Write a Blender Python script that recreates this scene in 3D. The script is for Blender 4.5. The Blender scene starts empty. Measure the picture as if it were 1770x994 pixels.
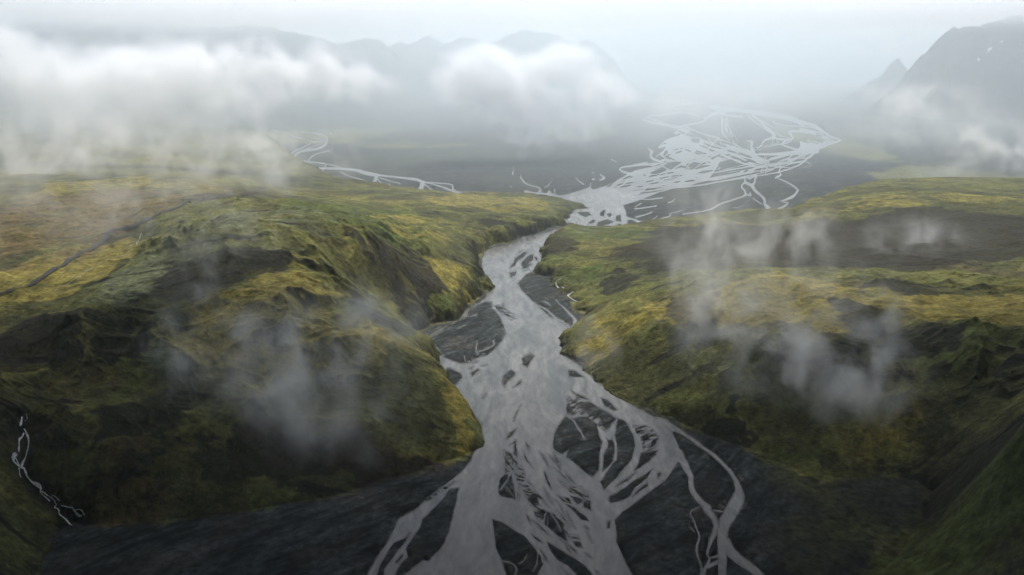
import bpy, math, time
import numpy as np
T0 = time.time()
R = math.radians
rng = np.random.RandomState(7)

# ------------------------------------------------------------------ camera geometry (metres)
CAM_H = 500.0
F_PX, CX, CY = 1389.0, 885.0, 497.0          # focal length and centre of the 1770x994 survey frame
PITCH = math.atan((CY - 85.0) / F_PX)
SP, CP = math.sin(PITCH), math.cos(PITCH)

def ground(u, v, z=0.0):
    """survey coordinates (u, v) at height z -> world x, y"""
    a = (np.asarray(u, float) - CX) / F_PX
    b = (CY - np.asarray(v, float)) / F_PX
    dy = CP + b * SP
    dz = -SP + b * CP
    t = (z - CAM_H) / dz
    return a * t, dy * t

def survey(x, y, z):
    d = y * CP - (z - CAM_H) * SP
    up = y * SP + (z - CAM_H) * CP
    return CX + F_PX * x / d, CY - F_PX * up / d, d

# ------------------------------------------------------------------ noise
def _perm(seed):
    r = np.random.RandomState(seed)
    p = r.permutation(256)
    return np.concatenate([p, p]).astype(np.int32)
_P = _perm(3)
_ang = np.random.RandomState(5).rand(256).astype(np.float32) * 2 * math.pi
_GX, _GY = np.cos(_ang), np.sin(_ang)

def perlin(x, y):
    x = x.astype(np.float32); y = y.astype(np.float32)
    xi = np.floor(x).astype(np.int32); yi = np.floor(y).astype(np.int32)
    xf = x - xi; yf = y - yi
    xi &= 255; yi &= 255
    u = xf * xf * xf * (xf * (xf * 6 - 15) + 10)
    v = yf * yf * yf * (yf * (yf * 6 - 15) + 10)
    xj = (xi + 1) & 255; yj = (yi + 1) & 255
    a = _P[_P[xi] + yi]; b = _P[_P[xj] + yi]; c = _P[_P[xi] + yj]; d = _P[_P[xj] + yj]
    n0 = _GX[a] * xf + _GY[a] * yf
    n1 = _GX[b] * (xf - 1) + _GY[b] * yf
    n2 = _GX[c] * xf + _GY[c] * (yf - 1)
    n3 = _GX[d] * (xf - 1) + _GY[d] * (yf - 1)
    k0 = n0 + u * (n1 - n0); k1 = n2 + u * (n3 - n2)
    return (k0 + v * (k1 - k0)) * 1.5

def fbm(x, y, scale, octs=4, seed=0, gain=0.5):
    s = 0; a = 1; f = 1.0 / scale; o = seed * 17.31
    for i in range(octs):
        s = s + a * perlin(x * f + o + i * 5.2, y * f - o + i * 9.7); a *= gain; f *= 2.03
    return s

def ridged(x, y, scale, octs=4, seed=0, gain=0.5):
    s = 0; a = 1; f = 1.0 / scale; o = seed * 23.7; w = 1.0; tot = 0
    for i in range(octs):
        n = 1 - np.abs(perlin(x * f + o + i * 3.1, y * f - o + i * 7.9)) * 1.6
        n = np.clip(n, 0, 1) ** 2 * w
        s = s + a * n; tot += a; w = np.clip(n * 1.6, 0, 1); a *= gain; f *= 2.07
    return s / tot

def sstep(a, b, x):
    t = np.clip((x - a) / (b - a), 0, 1)
    return t * t * (3 - 2 * t)

# ------------------------------------------------------------------ polygon / ribbon distances
def poly_sd(px, py, poly):
    """signed distance, positive inside"""
    P = np.asarray(poly, np.float32)
    d2 = np.full(px.shape, 1e18, np.float32)
    ins = np.zeros(px.shape, bool)
    n = len(P)
    for i in range(n):
        ax, ay = P[i]; bx, by = P[(i + 1) % n]
        ex, ey = bx - ax, by - ay
        wx = px - ax; wy = py - ay
        t = np.clip((wx * ex + wy * ey) / max(ex * ex + ey * ey, 1e-9), 0, 1)
        dx = wx - t * ex; dy = wy - t * ey
        np.minimum(d2, dx * dx + dy * dy, out=d2)
        if by != ay:
            c = ((ay > py) != (by > py)) & (px < ex * (py - ay) / (by - ay) + ax)
            ins ^= c
    d = np.sqrt(d2)
    return np.where(ins, d, -d)

def ribbon_sd(px, py, pts, ws):
    best = np.full(px.shape, -1e9, np.float32)
    for i in range(len(pts) - 1):
        ax, ay = pts[i]; bx, by = pts[i + 1]
        ex, ey = bx - ax, by - ay
        wx = px - ax; wy = py - ay
        t = np.clip((wx * ex + wy * ey) / max(ex * ex + ey * ey, 1e-9), 0, 1)
        d = np.sqrt((wx - t * ex) ** 2 + (wy - t * ey) ** 2)
        np.maximum(best, ws[i] + (ws[i + 1] - ws[i]) * t - d, out=best)
    return best

def curve(pts, k=6):
    """Catmull-Rom through the points"""
    P = [np.array(p, float) for p in pts]
    if len(P) < 3: return [tuple(p) for p in P]
    P = [2 * P[0] - P[1]] + P + [2 * P[-1] - P[-2]]
    out = []
    for i in range(1, len(P) - 2):
        for j in range(k):
            t = j / k
            a, b, c, d = P[i - 1], P[i], P[i + 1], P[i + 2]
            out.append(tuple(0.5 * (2 * b + (c - a) * t + (2 * a - 5 * b + 4 * c - d) * t * t + (3 * b - a - 3 * c + d) * t ** 3)))
    out.append(tuple(P[-2]))
    return out

# survey sheets: origin and scale of each enlargement the outlines were measured on
SH = {'A': (1040, 160, 6.214), 'B': (1240, 170, 6.214), 'C': (860, 270, 6.627), 'D': (1100, 270, 5.9), 'E': (470, 210, 4.658),
      'F': (720, 380, 4.519), 'G': (720, 560, 4.519), 'H': (940, 640, 4.142), 'I': (620, 774, 4.519), 'J': (840, 774, 4.519), 'K': (1060, 774, 4.519)}
def S(k, pts):
    x0, y0, s = SH[k]
    return [(x0 + a / s, y0 + b / s) for a, b in pts]

# outline of the flat valley floor and far plain
VALLEY = [(-60, 2000), (20, 1100), (62, 994), (130, 905), (160, 908), (190, 914), (215, 917), (240, 910), (300, 902), (345, 906), (400, 893), (500, 878), (600, 855), (700, 826), (770, 800),
          (826, 772), (834, 764), (829, 735), (818, 716), (806, 705), (785, 674), (757, 656), (764, 634), (756, 616), (735, 600), (722, 576), (745, 562), (780, 552),
          (800, 545), (803, 533), (820, 520), (839, 506), (849, 496), (842, 486), (831, 470), (829, 452), (833, 432), (853, 422), (881, 420), (901, 409), (925, 400), (956, 395),
          (981, 388), (968, 383), (985, 368), (996, 360), (1014, 359), (1000, 352), (973, 345), (950, 340), (928, 336), (898, 335), (860, 335), (820, 335), (792, 339), (719, 334),
          (663, 327), (590, 320), (582, 315), (558, 302), (536, 289), (502, 272), (492, 260), (470, 245), (440, 232), (400, 222), (350, 205), (300, 182), (0, 150), (-1500, 128),
          (-1500, 80.5), (4000, 80.5), (4000, 300), (2300, 330), (1770, 336), (1600, 329), (1500, 334), (1440, 350), (1380, 374), (1350, 383), (1290, 377), (1200, 381), (1130, 387), (1086, 396), (1060, 399),
          (1036, 401), (1005, 397), (984, 396), (966, 404), (948, 413), (946, 424), (938, 437), (937, 456), (924, 471), (952, 480), (963, 499), (981, 513), (997, 535), (1005, 548),
          (1012, 554), (1001, 564), (981, 572), (970, 588), (977, 602), (977, 611), (1001, 629), (1019, 646), (1044, 667), (1070, 686), (1123, 714), (1157, 726), (1181, 737),
          (1225, 754), (1254, 768), (1300, 783), (1330, 797), (1360, 805), (1390, 822), (1397, 840), (1420, 836), (1455, 834), (1520, 828), (1575, 832), (1612, 856), (1592, 895),
          (1560, 925), (1530, 950), (1495, 985), (1470, 1010), (1440, 1100), (1500, 2000)]
VALLEY = [(u, max(v, 92.0)) if v < 128.5 else (u, v) for u, v in VALLEY]

MAIN = [(590, 1100), (633, 994), (657, 955), (677, 924), (689, 898), (717, 881), (741, 859), (771, 835), (799, 815), (812, 798), (823, 775), (836, 764), (832, 733), (810, 705),
        (789, 674), (758, 655), (764, 633), (761, 624), (751, 613), (729, 589), (742, 577), (771, 561), (797, 546), (802, 537), (820, 526), (839, 515), (841, 507), (850, 497), (844, 486),
        (834, 473), (833, 455), (836, 434), (853, 425), (877, 421), (897, 410), (919, 402), (950, 396), (979, 390), (970, 383), (987, 369), (997, 361.5), (1016, 359), (1002, 351),
        (974, 344), (950, 339), (932, 335), (907, 333), (912, 331), (928, 333), (934, 326), (937, 333), (946, 334), (949, 329), (957, 335), (966, 339), (979, 336), (1000, 330), (1020, 323),
        (1026, 327), (1055, 322), (1064, 315), (1079, 314), (1092, 306), (1105, 300), (1200, 300), (1219, 316), (1171, 324), (1141, 331), (1125, 339), (1100, 348), (1076, 354),
        (1082, 367), (1083, 374), (1116, 385), (1101, 389), (1086, 394), (1060, 397), (1036, 399), (1005, 395), (984, 394.5), (962, 403), (946, 412), (944, 424), (936, 435), (935, 455),
        (920, 470), (908, 475), (895, 491), (904, 504), (928, 527), (959, 548), (984, 566), (992, 562), (1005, 557), (1010, 553.5), (999, 563), (979, 571), (968, 588), (975, 602),
        (975, 611), (999, 629), (1017, 646), (1042, 667), (1068, 686), (1121, 715), (1148, 729), (1162, 744), (1169, 765), (1186, 794), (1172, 799), (1164, 809), (1155, 826),
        (1085, 879), (1075, 885), (1063, 900), (1066, 938), (1079, 967), (1093, 994), (1130, 1100)]
FAN = [(1328, 294), (1322, 275), (1304, 267), (1296, 260), (1272, 254), (1240, 246), (1217, 242), (1194, 234), (1185, 223), (1169, 219), (1167, 229), (1156, 239), (1140, 250), (1137, 257),
       (1153, 260), (1157, 272), (1130, 280), (1100, 288), (1090, 303), (1120, 318), (1219, 316), (1269, 306)]
FAN2 = S('B', [(690, 200), (850, 240), (1060, 290), (1180, 370), (1200, 400), (1190, 500), (1100, 520), (1070, 570), (860, 590), (860, 550), (900, 500), (880, 460), (980, 440), (950, 380), (800, 350), (640, 275), (730, 260)])
ISLES = [S('F', p) for p in [
    [(725, 380), (770, 300), (830, 250), (860, 250), (845, 280), (780, 330), (765, 360)],
    [(815, 340), (860, 285), (910, 265), (910, 310), (870, 340), (900, 345), (860, 375), (820, 385), (830, 365)],
    [(725, 415), (780, 405), (770, 435), (740, 450)], [(918, 288), (937, 288), (947, 318), (925, 308)], [(830, 402), (880, 381), (850, 400)], [(780, 270), (800, 245), (825, 238), (795, 258)],
    [(425, 665), (450, 620), (530, 580), (540, 595), (500, 640)],
    [(950, 672), (1010, 700), (1085, 765), (1060, 768), (985, 712)],
    [(1265, 745), (1280, 750), (1285, 790), (1270, 780)]]]
ISLES += [S('F', [(405, 745), (410, 710), (470, 670), (545, 640), (585, 645), (590, 690), (640, 740), (665, 790), (690, 860), (690, 915), (620, 994)]) +
          S('G', [(560, 240), (460, 275), (370, 315), (330, 310), (210, 255), (180, 210), (150, 165), (110, 135)]) + S('F', [(120, 930), (200, 870), (300, 810), (380, 770)])]
ISLES += [S('G', p) for p in [
    [(215, 410), (240, 345), (270, 348), (340, 385), (355, 410), (330, 460), (290, 480), (215, 440)], [(425, 380), (480, 350), (490, 360), (435, 405)], [(405, 345), (450, 333), (430, 350)],
    [(435, 303), (480, 288), (470, 300)], [(505, 325), (555, 315), (530, 328)],
    [(825, 270), (850, 245), (890, 228), (918, 250), (870, 335), (830, 315)], [(665, 450), (680, 400), (740, 362), (770, 378), (765, 400), (710, 450), (690, 490)], [(755, 495), (820, 435), (810, 465)],
    [(695, 905), (730, 850), (780, 815), (755, 870)], [(520, 575), (548, 540), (552, 545)], [(75, 180), (95, 175), (130, 200), (130, 235)],
    [(760, 760), (775, 690), (820, 625), (785, 690), (768, 750)], [(725, 945), (780, 905), (770, 930)]]]
ISLES += [S('H', p) for p in [
    [(60, 540), (80, 440), (130, 350), (160, 320), (215, 345), (300, 330), (380, 380), (390, 450), (415, 510), (400, 600), (390, 720), (350, 770), (160, 620), (180, 575), (130, 600), (75, 570)],
    [(420, 720), (430, 600), (460, 540), (450, 480), (490, 480), (510, 560), (500, 650), (440, 710)],
    [(405, 800), (500, 660), (525, 640), (530, 560), (510, 470), (520, 390), (530, 345), (580, 360), (640, 460), (650, 550), (630, 630), (530, 760), (430, 855)],
    [(240, 240), (320, 220), (380, 260), (470, 310), (520, 345), (470, 410), (440, 435), (415, 380), (400, 340), (370, 310), (380, 340), (310, 310), (270, 270)],
    [(158, 310), (165, 235), (185, 235), (200, 270), (225, 310), (215, 325)], [(190, 140), (260, 180), (330, 215), (240, 195)], [(180, 190), (230, 230), (270, 275), (240, 255)],
    [(410, 200), (460, 215), (525, 280), (500, 290), (440, 250)],
    [(515, 830), (600, 770), (660, 730), (600, 790)], [(650, 720), (690, 620), (700, 590), (815, 570), (800, 610), (740, 660)],
    [(465, 930), (475, 900), (600, 830), (640, 790), (720, 750), (780, 705), (740, 770), (650, 840), (615, 905), (560, 935), (480, 950)],
    [(630, 905), (700, 820), (740, 800), (740, 830)], [(815, 740), (840, 720), (843, 750), (818, 775)], [(180, 0), (215, 0), (290, 50), (180, 45)]]]
ISLES += [S('I', p) for p in [
    [(710, 325), (780, 315), (755, 450), (715, 620), (670, 750), (540, 885), (500, 875), (350, 994), (285, 994), (330, 900), (390, 850), (370, 790), (410, 720), (480, 620), (500, 560), (600, 460), (660, 400)],
    [(135, 1010), (170, 920), (240, 790), (280, 740), (370, 700), (400, 665), (380, 720), (290, 820), (200, 950), (190, 1010)], [(290, 890), (340, 830), (345, 845), (300, 900)]]]
ISLES += [S('J', p) for p in [
    [(100, 300), (110, 240), (150, 205), (170, 200), (175, 240), (195, 205), (220, 290), (228, 410), (190, 390), (130, 380), (100, 370)],
    [(50, 555), (120, 580), (300, 690), (370, 770), (430, 850), (445, 910), (400, 1000), (160, 1000), (130, 900), (80, 780), (60, 660)],
    [(480, 740), (540, 770), (680, 860), (780, 930), (860, 1030), (760, 1030), (700, 980), (640, 920), (550, 870), (500, 800)],
    [(320, 400), (360, 350), (400, 380), (410, 430), (390, 470)], [(460, 600), (470, 490), (530, 520), (600, 590), (610, 650), (635, 730), (560, 690)],
    [(760, 420), (810, 415), (820, 490), (760, 460)], [(690, 320), (760, 360), (765, 392), (700, 350)], [(460, 190), (470, 190), (485, 250), (512, 328), (470, 270)],
    [(955, 575), (975, 570), (965, 628), (945, 628)], [(150, 80), (210, 70), (180, 93)], [(620, 440), (690, 465), (770, 530), (805, 570), (740, 560), (700, 510)]]]
ISLES += [S('C', p) for p in [
    [(915, 640), (1040, 640), (1085, 670), (1010, 700), (950, 670)], [(1175, 650), (1215, 610), (1240, 630), (1220, 690), (1180, 680)], [(1030, 775), (1100, 722), (1130, 740), (1080, 775)],
    [(1150, 760), (1250, 720), (1340, 750), (1230, 795), (1130, 825)], [(1250, 660), (1300, 650), (1320, 680), (1280, 697)], [(1360, 680), (1410, 670), (1415, 755), (1350, 735)],
    [(1480, 730), (1530, 725), (1610, 770), (1550, 790), (1490, 770)], [(1260, 838), (1400, 772), (1455, 800), (1370, 828)], [(1600, 450), (1723, 380), (1723, 430), (1640, 440)]]]
ISLES += [S('A', p) for p in [
    [(480, 850), (560, 790), (700, 740), (850, 740), (870, 800), (760, 830), (620, 870), (540, 880)], [(560, 640), (640, 630), (660, 690), (600, 712), (560, 690)],
    [(910, 765), (1000, 742), (1100, 780), (1020, 800), (930, 800)], [(1080, 540), (1200, 560), (1340, 590), (1300, 612), (1150, 582)], [(1200, 640), (1300, 640), (1280, 682), (1200, 690)],
    [(960, 490), (1060, 500), (1040, 545), (960, 530)], [(1150, 680), (1240, 690), (1190, 720)], [(430, 850), (480, 900), (420, 880)], [(280, 820), (350, 850), (300, 862)]]]
ISLES += [S('D', p) for p in [[(810, 130), (850, 60), (960, 30), (1090, 80), (1180, 95), (1050, 165), (830, 205), (740, 225)],
    [(15, 395), (110, 330), (240, 298), (400, 292), (220, 325), (120, 370)], [(540, 308), (760, 292), (900, 280), (700, 302)], [(360, 270), (500, 240), (420, 272)], [(1080, 170), (1160, 120), (1130, 160)]]]
# (outline, strength) feathery half-drowned bars
FEATHER = [(S('F', [(610, 670), (680, 655), (695, 690), (770, 760), (740, 780), (680, 740), (640, 715)]), 40), (S('H', [(640, 400), (740, 398), (800, 440), (818, 500), (790, 560), (720, 590), (700, 500), (660, 440)]), -50),
           (S('J', [(220, 190), (270, 140), (300, 190), (310, 250), (270, 290), (240, 240)]), 60), (S('J', [(270, 290), (330, 290), (410, 440), (470, 500), (460, 600), (400, 550), (330, 420)]), 60),
           (S('J', [(655, 675), (720, 690), (760, 780), (700, 770)]), 85), (S('J', [(560, 370), (650, 400), (760, 420), (700, 450), (600, 420)]), 30), (S('J', [(650, 300), (740, 300), (800, 360), (820, 440), (720, 430), (660, 380)]), 50),
           (S('I', [(510, 418), (600, 335), (745, 262), (690, 318), (560, 405)]), 40), (S('K', [(980, 250), (1020, 300), (1020, 400), (1000, 420), (990, 330)]), 90),
           (S('H', [(160, 190), (240, 190), (400, 330), (440, 430), (330, 350), (180, 290)]), -40), (S('J', [(140, 20), (230, 60), (240, 170), (150, 200)]), 20)]
def rb(k, pts, w):
    P = curve(S(k, pts)); n = len(P)
    w = [w] * 2 if not isinstance(w, (list, tuple)) else w
    ws = np.interp(np.linspace(0, 1, n), np.linspace(0, 1, len(w)), w)
    return P, list(ws)
RIB = [rb('A', [(440, 295), (580, 330), (700, 350), (800, 370)], 1.6), rb('A', [(440, 290), (520, 250), (640, 240), (860, 200), (740, 160), (900, 120), (1100, 110)], 1.2),
       rb('A', [(800, 370), (960, 340), (1080, 310), (1110, 280), (980, 230), (850, 215)], 1.3), rb('A', [(1110, 280), (1200, 230), (1367, 190)], [2, 3]), rb('A', [(380, 80), (560, 90), (700, 100), (900, 90)], 1),
       rb('B', [(-60, 90), (200, 125), (450, 160), (740, 215), (900, 255), (1060, 300)], [3, 3, 3.5, 3, 3]), rb('B', [(1180, 370), (1190, 400), (1320, 450), (1200, 480), (1100, 520)], 1.4),
       rb('B', [(380, 180), (470, 250), (540, 330), (605, 390), (590, 420), (500, 455), (470, 500), (430, 540)], [2, 2.5, 2.5, 1.2, .8]), rb('B', [(310, 455), (370, 470), (365, 530), (400, 600)], [1, 2, 2.5]),
       rb('B', [(590, 420), (700, 440), (800, 435), (800, 400), (770, 360), (860, 350), (960, 370)], 1.7), rb('B', [(790, 440), (700, 480), (740, 520), (860, 550)], 1.3), rb('B', [(-20, 100), (60, 170), (260, 200)], 2),
       rb('B', [(400, 602), (640, 597), (860, 575), (1070, 560)], [1.4, 2, 3, 3]), rb('B', [(520, 680), (600, 640), (700, 612), (900, 600), (1060, 580)], 1.1), rb('B', [(1080, 575), (960, 640), (940, 670), (820, 690), (560, 725)], 1.2),
       rb('B', [(960, 640), (820, 650), (700, 660), (660, 695)], .8), rb('B', [(690, 740), (760, 715), (850, 690)], .8), rb('B', [(120, 620), (180, 665), (280, 700), (400, 715)], 1.2),
       rb('D', [(1105, 230), (1110, 265), (1180, 300), (1210, 350), (1300, 430), (1310, 490), (1350, 540)], [1.2, 1.8, 3, 2, 2, 3.5]), rb('D', [(1220, 195), (1210, 240), (1185, 300)], [2, 1.6, 1.6]), rb('D', [(1220, 195), (1150, 230)], 1.5),
       rb('D', [(1110, 265), (1075, 310), (1115, 390), (1000, 440), (850, 490), (720, 550), (480, 592)], [1.4, 1.5, 1.5, 1.2, 1.3, 1.2, .8]), rb('D', [(1115, 390), (1160, 400), (1165, 375)], 1.3), rb('D', [(1190, 430), (1280, 492)], .7),
       rb('D', [(500, 550), (350, 585), (345, 612), (200, 655), (60, 690), (-30, 715)], [.5, .8, .9, 1.6, 2.5, 4]), rb('D', [(330, 662), (180, 675), (60, 690)], 1.2), rb('D', [(210, 618), (140, 655), (0, 668)], .9), rb('D', [(500, 658), (440, 662)], .5),
       rb('D', [(1470, 118), (1450, 160), (1470, 190), (1420, 222)], [1.2, 1, 1.3, 2]), rb('D', [(1450, 230), (1530, 265), (1610, 310), (1642, 350), (1600, 410), (1530, 440), (1460, 460)], [.7, 1.2, 1.4, 1.6, 2.4, 1.6, .8]), rb('D', [(1490, 465), (1540, 480), (1490, 520), (1440, 545)], [1, 1.4, 2.4]),
       rb('D', [(1000, 630), (1080, 610), (1150, 592)], 1), rb('D', [(-10, 622), (80, 600), (160, 572)], 1.2), rb('D', [(-20, 535), (100, 522), (210, 505)], 1), rb('D', [(50, 440), (150, 440), (270, 425)], 1), rb('D', [(330, 472), (370, 458), (390, 435)], 1), rb('D', [(-10, 515), (50, 482)], .9),
       rb('D', [(1700, 515), (1740, 518)], 1.2), rb('D', [(980, 525), (1070, 520), (1160, 440)], .4), rb('D', [(470, 150), (850, 130), (700, 60)], .6), rb('D', [(100, 160), (60, 170), (160, 190)], .9),
       rb('C', [(265, 215), (272, 260), (350, 325), (470, 360), (490, 410)], [.6, 1.2, 1, 1.2, 2.2]), rb('C', [(615, 285), (590, 330), (540, 362)], .8), rb('C', [(180, 100), (185, 160), (172, 212)], [.4, .5, 1.2]), rb('C', [(1170, 210), (1220, 250), (1170, 275)], 1), rb('C', [(900, 250), (930, 285), (985, 322)], .8),
       rb('C', [(1710, 85), (1550, 110), (1420, 130), (1425, 170), (1560, 215)], [2.5, 1.6, 1.6, 1.6, 2.2]), rb('C', [(150, 345), (160, 350)], 1), rb('C', [(1090, 180), (1095, 200)], .6), rb('C', [(1085, 268), (1110, 264)], 1.2), rb('C', [(1060, 350), (1060, 310)], .8), rb('C', [(660, 430), (660, 380)], 1), rb('C', [(0, 432), (120, 430), (250, 433)], 1), rb('C', [(320, 405), (420, 425), (600, 440), (720, 465)], 2.4),
       rb('A', [(500, 605), (540, 640), (530, 690), (600, 730), (640, 740)], [1, 2, 2, 1.6]), rb('A', [(640, 770), (700, 820), (760, 840)], .9), rb('A', [(100, 715), (160, 740)], .8), rb('A', [(0, 900), (20, 925), (0, 940)], .8),
       rb('A', [(660, 640), (640, 670), (680, 700)], 1),
       rb('E', [(0, 75), (110, 90), (180, 125), (290, 150), (300, 185), (180, 240), (145, 275)], [.7, 1.2, 1.2, 1.2, 1.5]), rb('E', [(250, 88), (400, 105), (440, 135), (430, 185), (370, 220), (230, 240), (180, 290)], [1, 1.6, 2, 2, 2, 2.2]), rb('E', [(290, 150), (340, 165), (420, 155)], 1), rb('E', [(340, 130), (410, 160)], 1),
       rb('E', [(370, 185), (250, 235), (200, 265)], 1), rb('E', [(150, 285), (230, 310), (300, 330), (310, 370), (400, 375), (640, 385), (800, 420), (920, 440), (1150, 465), (1220, 490)], [.8, 1, 1.3, 2, 2.2, 1.8, 2.5]), rb('E', [(460, 235), (340, 270), (300, 320), (420, 340), (420, 370)], [.6, 1, 1, 1]),
       rb('E', [(1220, 490), (1330, 495), (1440, 510), (1480, 560), (1690, 590)], [1.4, 1, 1.6, 1.2]), rb('E', [(410, 380), (415, 430), (470, 450), (530, 495), (650, 515), (900, 540), (1160, 565), (1400, 585), (1530, 592)], [.8, 1, 1.2, 1.4, 2, 2.6, 2.8, 2.2]),
       rb('E', [(560, 405), (620, 440), (790, 490), (810, 515)], [.8, .7, .7, 1.4]), rb('E', [(840, 430), (835, 470), (800, 512)], [3, 2.6, 2.6]), rb('E', [(850, 460), (890, 525)], 1), rb('E', [(870, 455), (950, 480), (1030, 500)], .9), rb('E', [(1215, 490), (1200, 550)], [3, 4]), rb('E', [(1230, 510), (1290, 550)], 1),
       rb('E', [(1280, 500), (1400, 540), (1540, 588)], [.8, 1.6, 1.6]), rb('E', [(560, 370), (500, 355), (430, 345)], .7), rb('E', [(640, 385), (740, 420), (840, 440)], .9), rb('E', [(940, 505), (945, 520)], 1.4), rb('E', [(1000, 570), (1030, 585)], 1), rb('E', [(1560, 565), (1700, 592)], 1),
       rb('H', [(830, 360), (920, 410), (1000, 450), (1200, 600), (1330, 720), (1390, 830), (1395, 880)], [7, 6, 3.5, 3.2, 3.5, 4.5, 6]),
       rb('K', [(960, 270), (978, 330), (965, 420), (910, 520), (870, 600), (850, 720), (855, 900), (830, 1200)], [4.5, 6, 12, 12.5, 11, 8, 7, 7]),
       rb('H', [(960, 600), (1010, 680), (1050, 760), (1060, 850), (1120, 940), (1180, 985)], [9, 6, 4.5, 4.5, 5, 5.5]), rb('K', [(720, 470), (790, 560), (800, 640), (760, 740), (738, 830), (755, 870), (700, 994), (660, 1200)], [6, 5, 4, 2.5, 2.2, 3, 6]),
       rb('K', [(790, 490), (840, 497), (890, 505)], 1.3), rb('K', [(880, 740), (940, 840), (1050, 920), (1150, 1000), (1300, 1200)], [8, 8, 7, 5]), rb('K', [(690, 455), (650, 470), (600, 505), (640, 600), (675, 700), (650, 770), (660, 850), (690, 930), (680, 1010)], [.5, 1, 1.4, 1.2, 2.6, 2, 1.2, 1.8]),
       rb('K', [(595, 615), (640, 660)], .7), rb('K', [(755, 855), (800, 850), (860, 820)], [1.5, 2, 3]), rb('K', [(745, 930), (800, 900), (860, 870)], [4, 3, 4]), rb('H', [(150, 318), (210, 360), (250, 420), (290, 490)], [.8, 1.2, 2, 1.6]), rb('H', [(470, 480), (500, 400), (515, 370)], [5, 2, 1]),
       rb('H', [(440, 470), (480, 450)], 5), rb('F', [(1090, 630), (1160, 700), (1230, 770), (1240, 830)], [.6, 1.4, 2.6, 5]), rb('F', [(940, 665), (1010, 700), (1100, 775), (1190, 830)], [1.2, 1.4, 2, 2]), rb('F', [(985, 632), (1050, 665)], .8), rb('F', [(410, 752), (470, 742)], .8),
       rb('G', [(475, 140), (465, 200), (480, 240)], 1), rb('G', [(605, 120), (595, 165), (540, 195), (490, 210)], [1.2, 1.2, .7]), rb('G', [(375, 255), (380, 290)], .8), rb('G', [(510, 235), (535, 232)], .9), rb('G', [(400, 175), (415, 158)], .7), rb('G', [(440, 270), (430, 300), (380, 318)], .9),
       rb('J', [(170, 190), (175, 240), (150, 280), (110, 330)], .9), rb('J', [(150, 290), (190, 350), (215, 400)], .5), rb('J', [(510, 520), (545, 570), (580, 650)], .9), rb('J', [(480, 620), (490, 530)], .5), rb('J', [(470, 500), (450, 600)], 1), rb('J', [(130, 880), (200, 900), (240, 950), (220, 1000)], 1), rb('J', [(410, 820), (400, 900), (370, 960)], .8),
       rb('J', [(320, 835), (290, 885), (255, 900)], .8), rb('J', [(1130, 385), (1190, 320), (1250, 270)], 1.2), rb('F', [(440, 640), (455, 625)], .7), rb('K', [(1000, 330), (1020, 380), (1000, 440)], 1.4)]

# ------------------------------------------------------------------ hill heights: (u, v, z) spot heights
SPOT = [(832, 760, 10), (800, 705, 28), (755, 650, 62), (700, 595, 95), (600, 840, 6), (600, 780, 28), (600, 700, 58), (600, 620, 92), (600, 560, 120), (480, 485, 165), (540, 500, 155), (560, 545, 132), (650, 560, 98),
        (700, 780, 18), (700, 720, 48), (700, 660, 68), (450, 850, 15), (450, 760, 45), (450, 650, 92), (400, 570, 130), (300, 860, 15), (300, 800, 38), (300, 700, 72), (300, 620, 105), (330, 560, 132), (200, 880, 10), (200, 800, 55), (200, 700, 84),
        (200, 600, 118), (300, 480, 152), (350, 400, 192), (440, 350, 195), (560, 352, 165), (300, 360, 180), (650, 510, 70), (700, 540, 55), (620, 470, 120), (640, 430, 150), (700, 450, 105), (740, 500, 55), (780, 480, 55), (790, 420, 62), (740, 400, 90), (820, 400, 42),
        (760, 360, 60), (700, 345, 58), (900, 345, 13), (820, 345, 18), (900, 372, 40), (860, 385, 44), (960, 350, 8), (960, 370, 26), (640, 345, 65), (600, 365, 125), (560, 325, 60), (500, 305, 65), (500, 288, 35), (450, 290, 70), (450, 264, 35), (420, 250, 45), (300, 240, 70), (100, 245, 90), (300, 300, 150),
        (100, 300, 160), (0, 350, 160), (150, 370, 150), (0, 450, 142), (100, 440, 146), (200, 405, 152), (235, 425, 140), (150, 480, 136), (60, 510, 132), (150, 540, 150), (0, 560, 135), (50, 600, 125), (100, 680, 94), (30, 700, 104), (40, 740, 88), (40, 800, 55), (130, 880, 12), (100, 840, 25),
        (140, 780, 70), (0, 860, 55), (0, 950, 50), (40, 960, 12), (-200, 700, 150), (-300, 900, 150), (-500, 500, 150), (-600, 300, 120), (-1000, 250, 60),
        (1000, 425, 36), (1060, 405, 26), (1100, 405, 32), (1080, 440, 50), (1000, 460, 30), (1100, 500, 68), (1040, 520, 30), (1010, 500, 12), (1050, 560, 45), (1150, 475, 85), (1200, 500, 95), (1100, 600, 45), (1000, 600, 14), (1100, 660, 14), (1200, 640, 50), (1200, 720, 14), (1150, 560, 72),
        (1280, 560, 105), (1300, 650, 60), (1300, 750, 14), (1380, 700, 45), (1380, 780, 8), (1300, 480, 125), (1450, 490, 130), (1560, 505, 135), (1700, 525, 145), (1800, 540, 165), (1500, 600, 105), (1370, 520, 112), (1620, 620, 112), (1550, 700, 60), (1550, 750, 35), (1480, 780, 20), (1430, 825, 5), (1560, 800, 13), (1610, 835, 10), (1640, 780, 62),
        (1770, 690, 190), (1700, 740, 130), (1700, 820, 110), (1770, 860, 135), (1640, 890, 28), (1700, 900, 62), (1770, 950, 105), (1570, 965, 20), (1650, 970, 50), (2000, 900, 200), (2000, 600, 240), (1900, 780, 215),
        (1300, 450, 95), (1500, 445, 98), (1700, 450, 108), (1770, 480, 135), (1500, 400, 72), (1300, 405, 60), (1700, 395, 105), (1200, 395, 36), (1290, 388, 36), (1370, 392, 40), (1440, 368, 74), (1530, 348, 98), (1650, 340, 108), (1770, 348, 108), (2200, 400, 140), (2600, 400, 140), (2100, 340, 90)]
_sx, _sy, _sz = [], [], []
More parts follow.
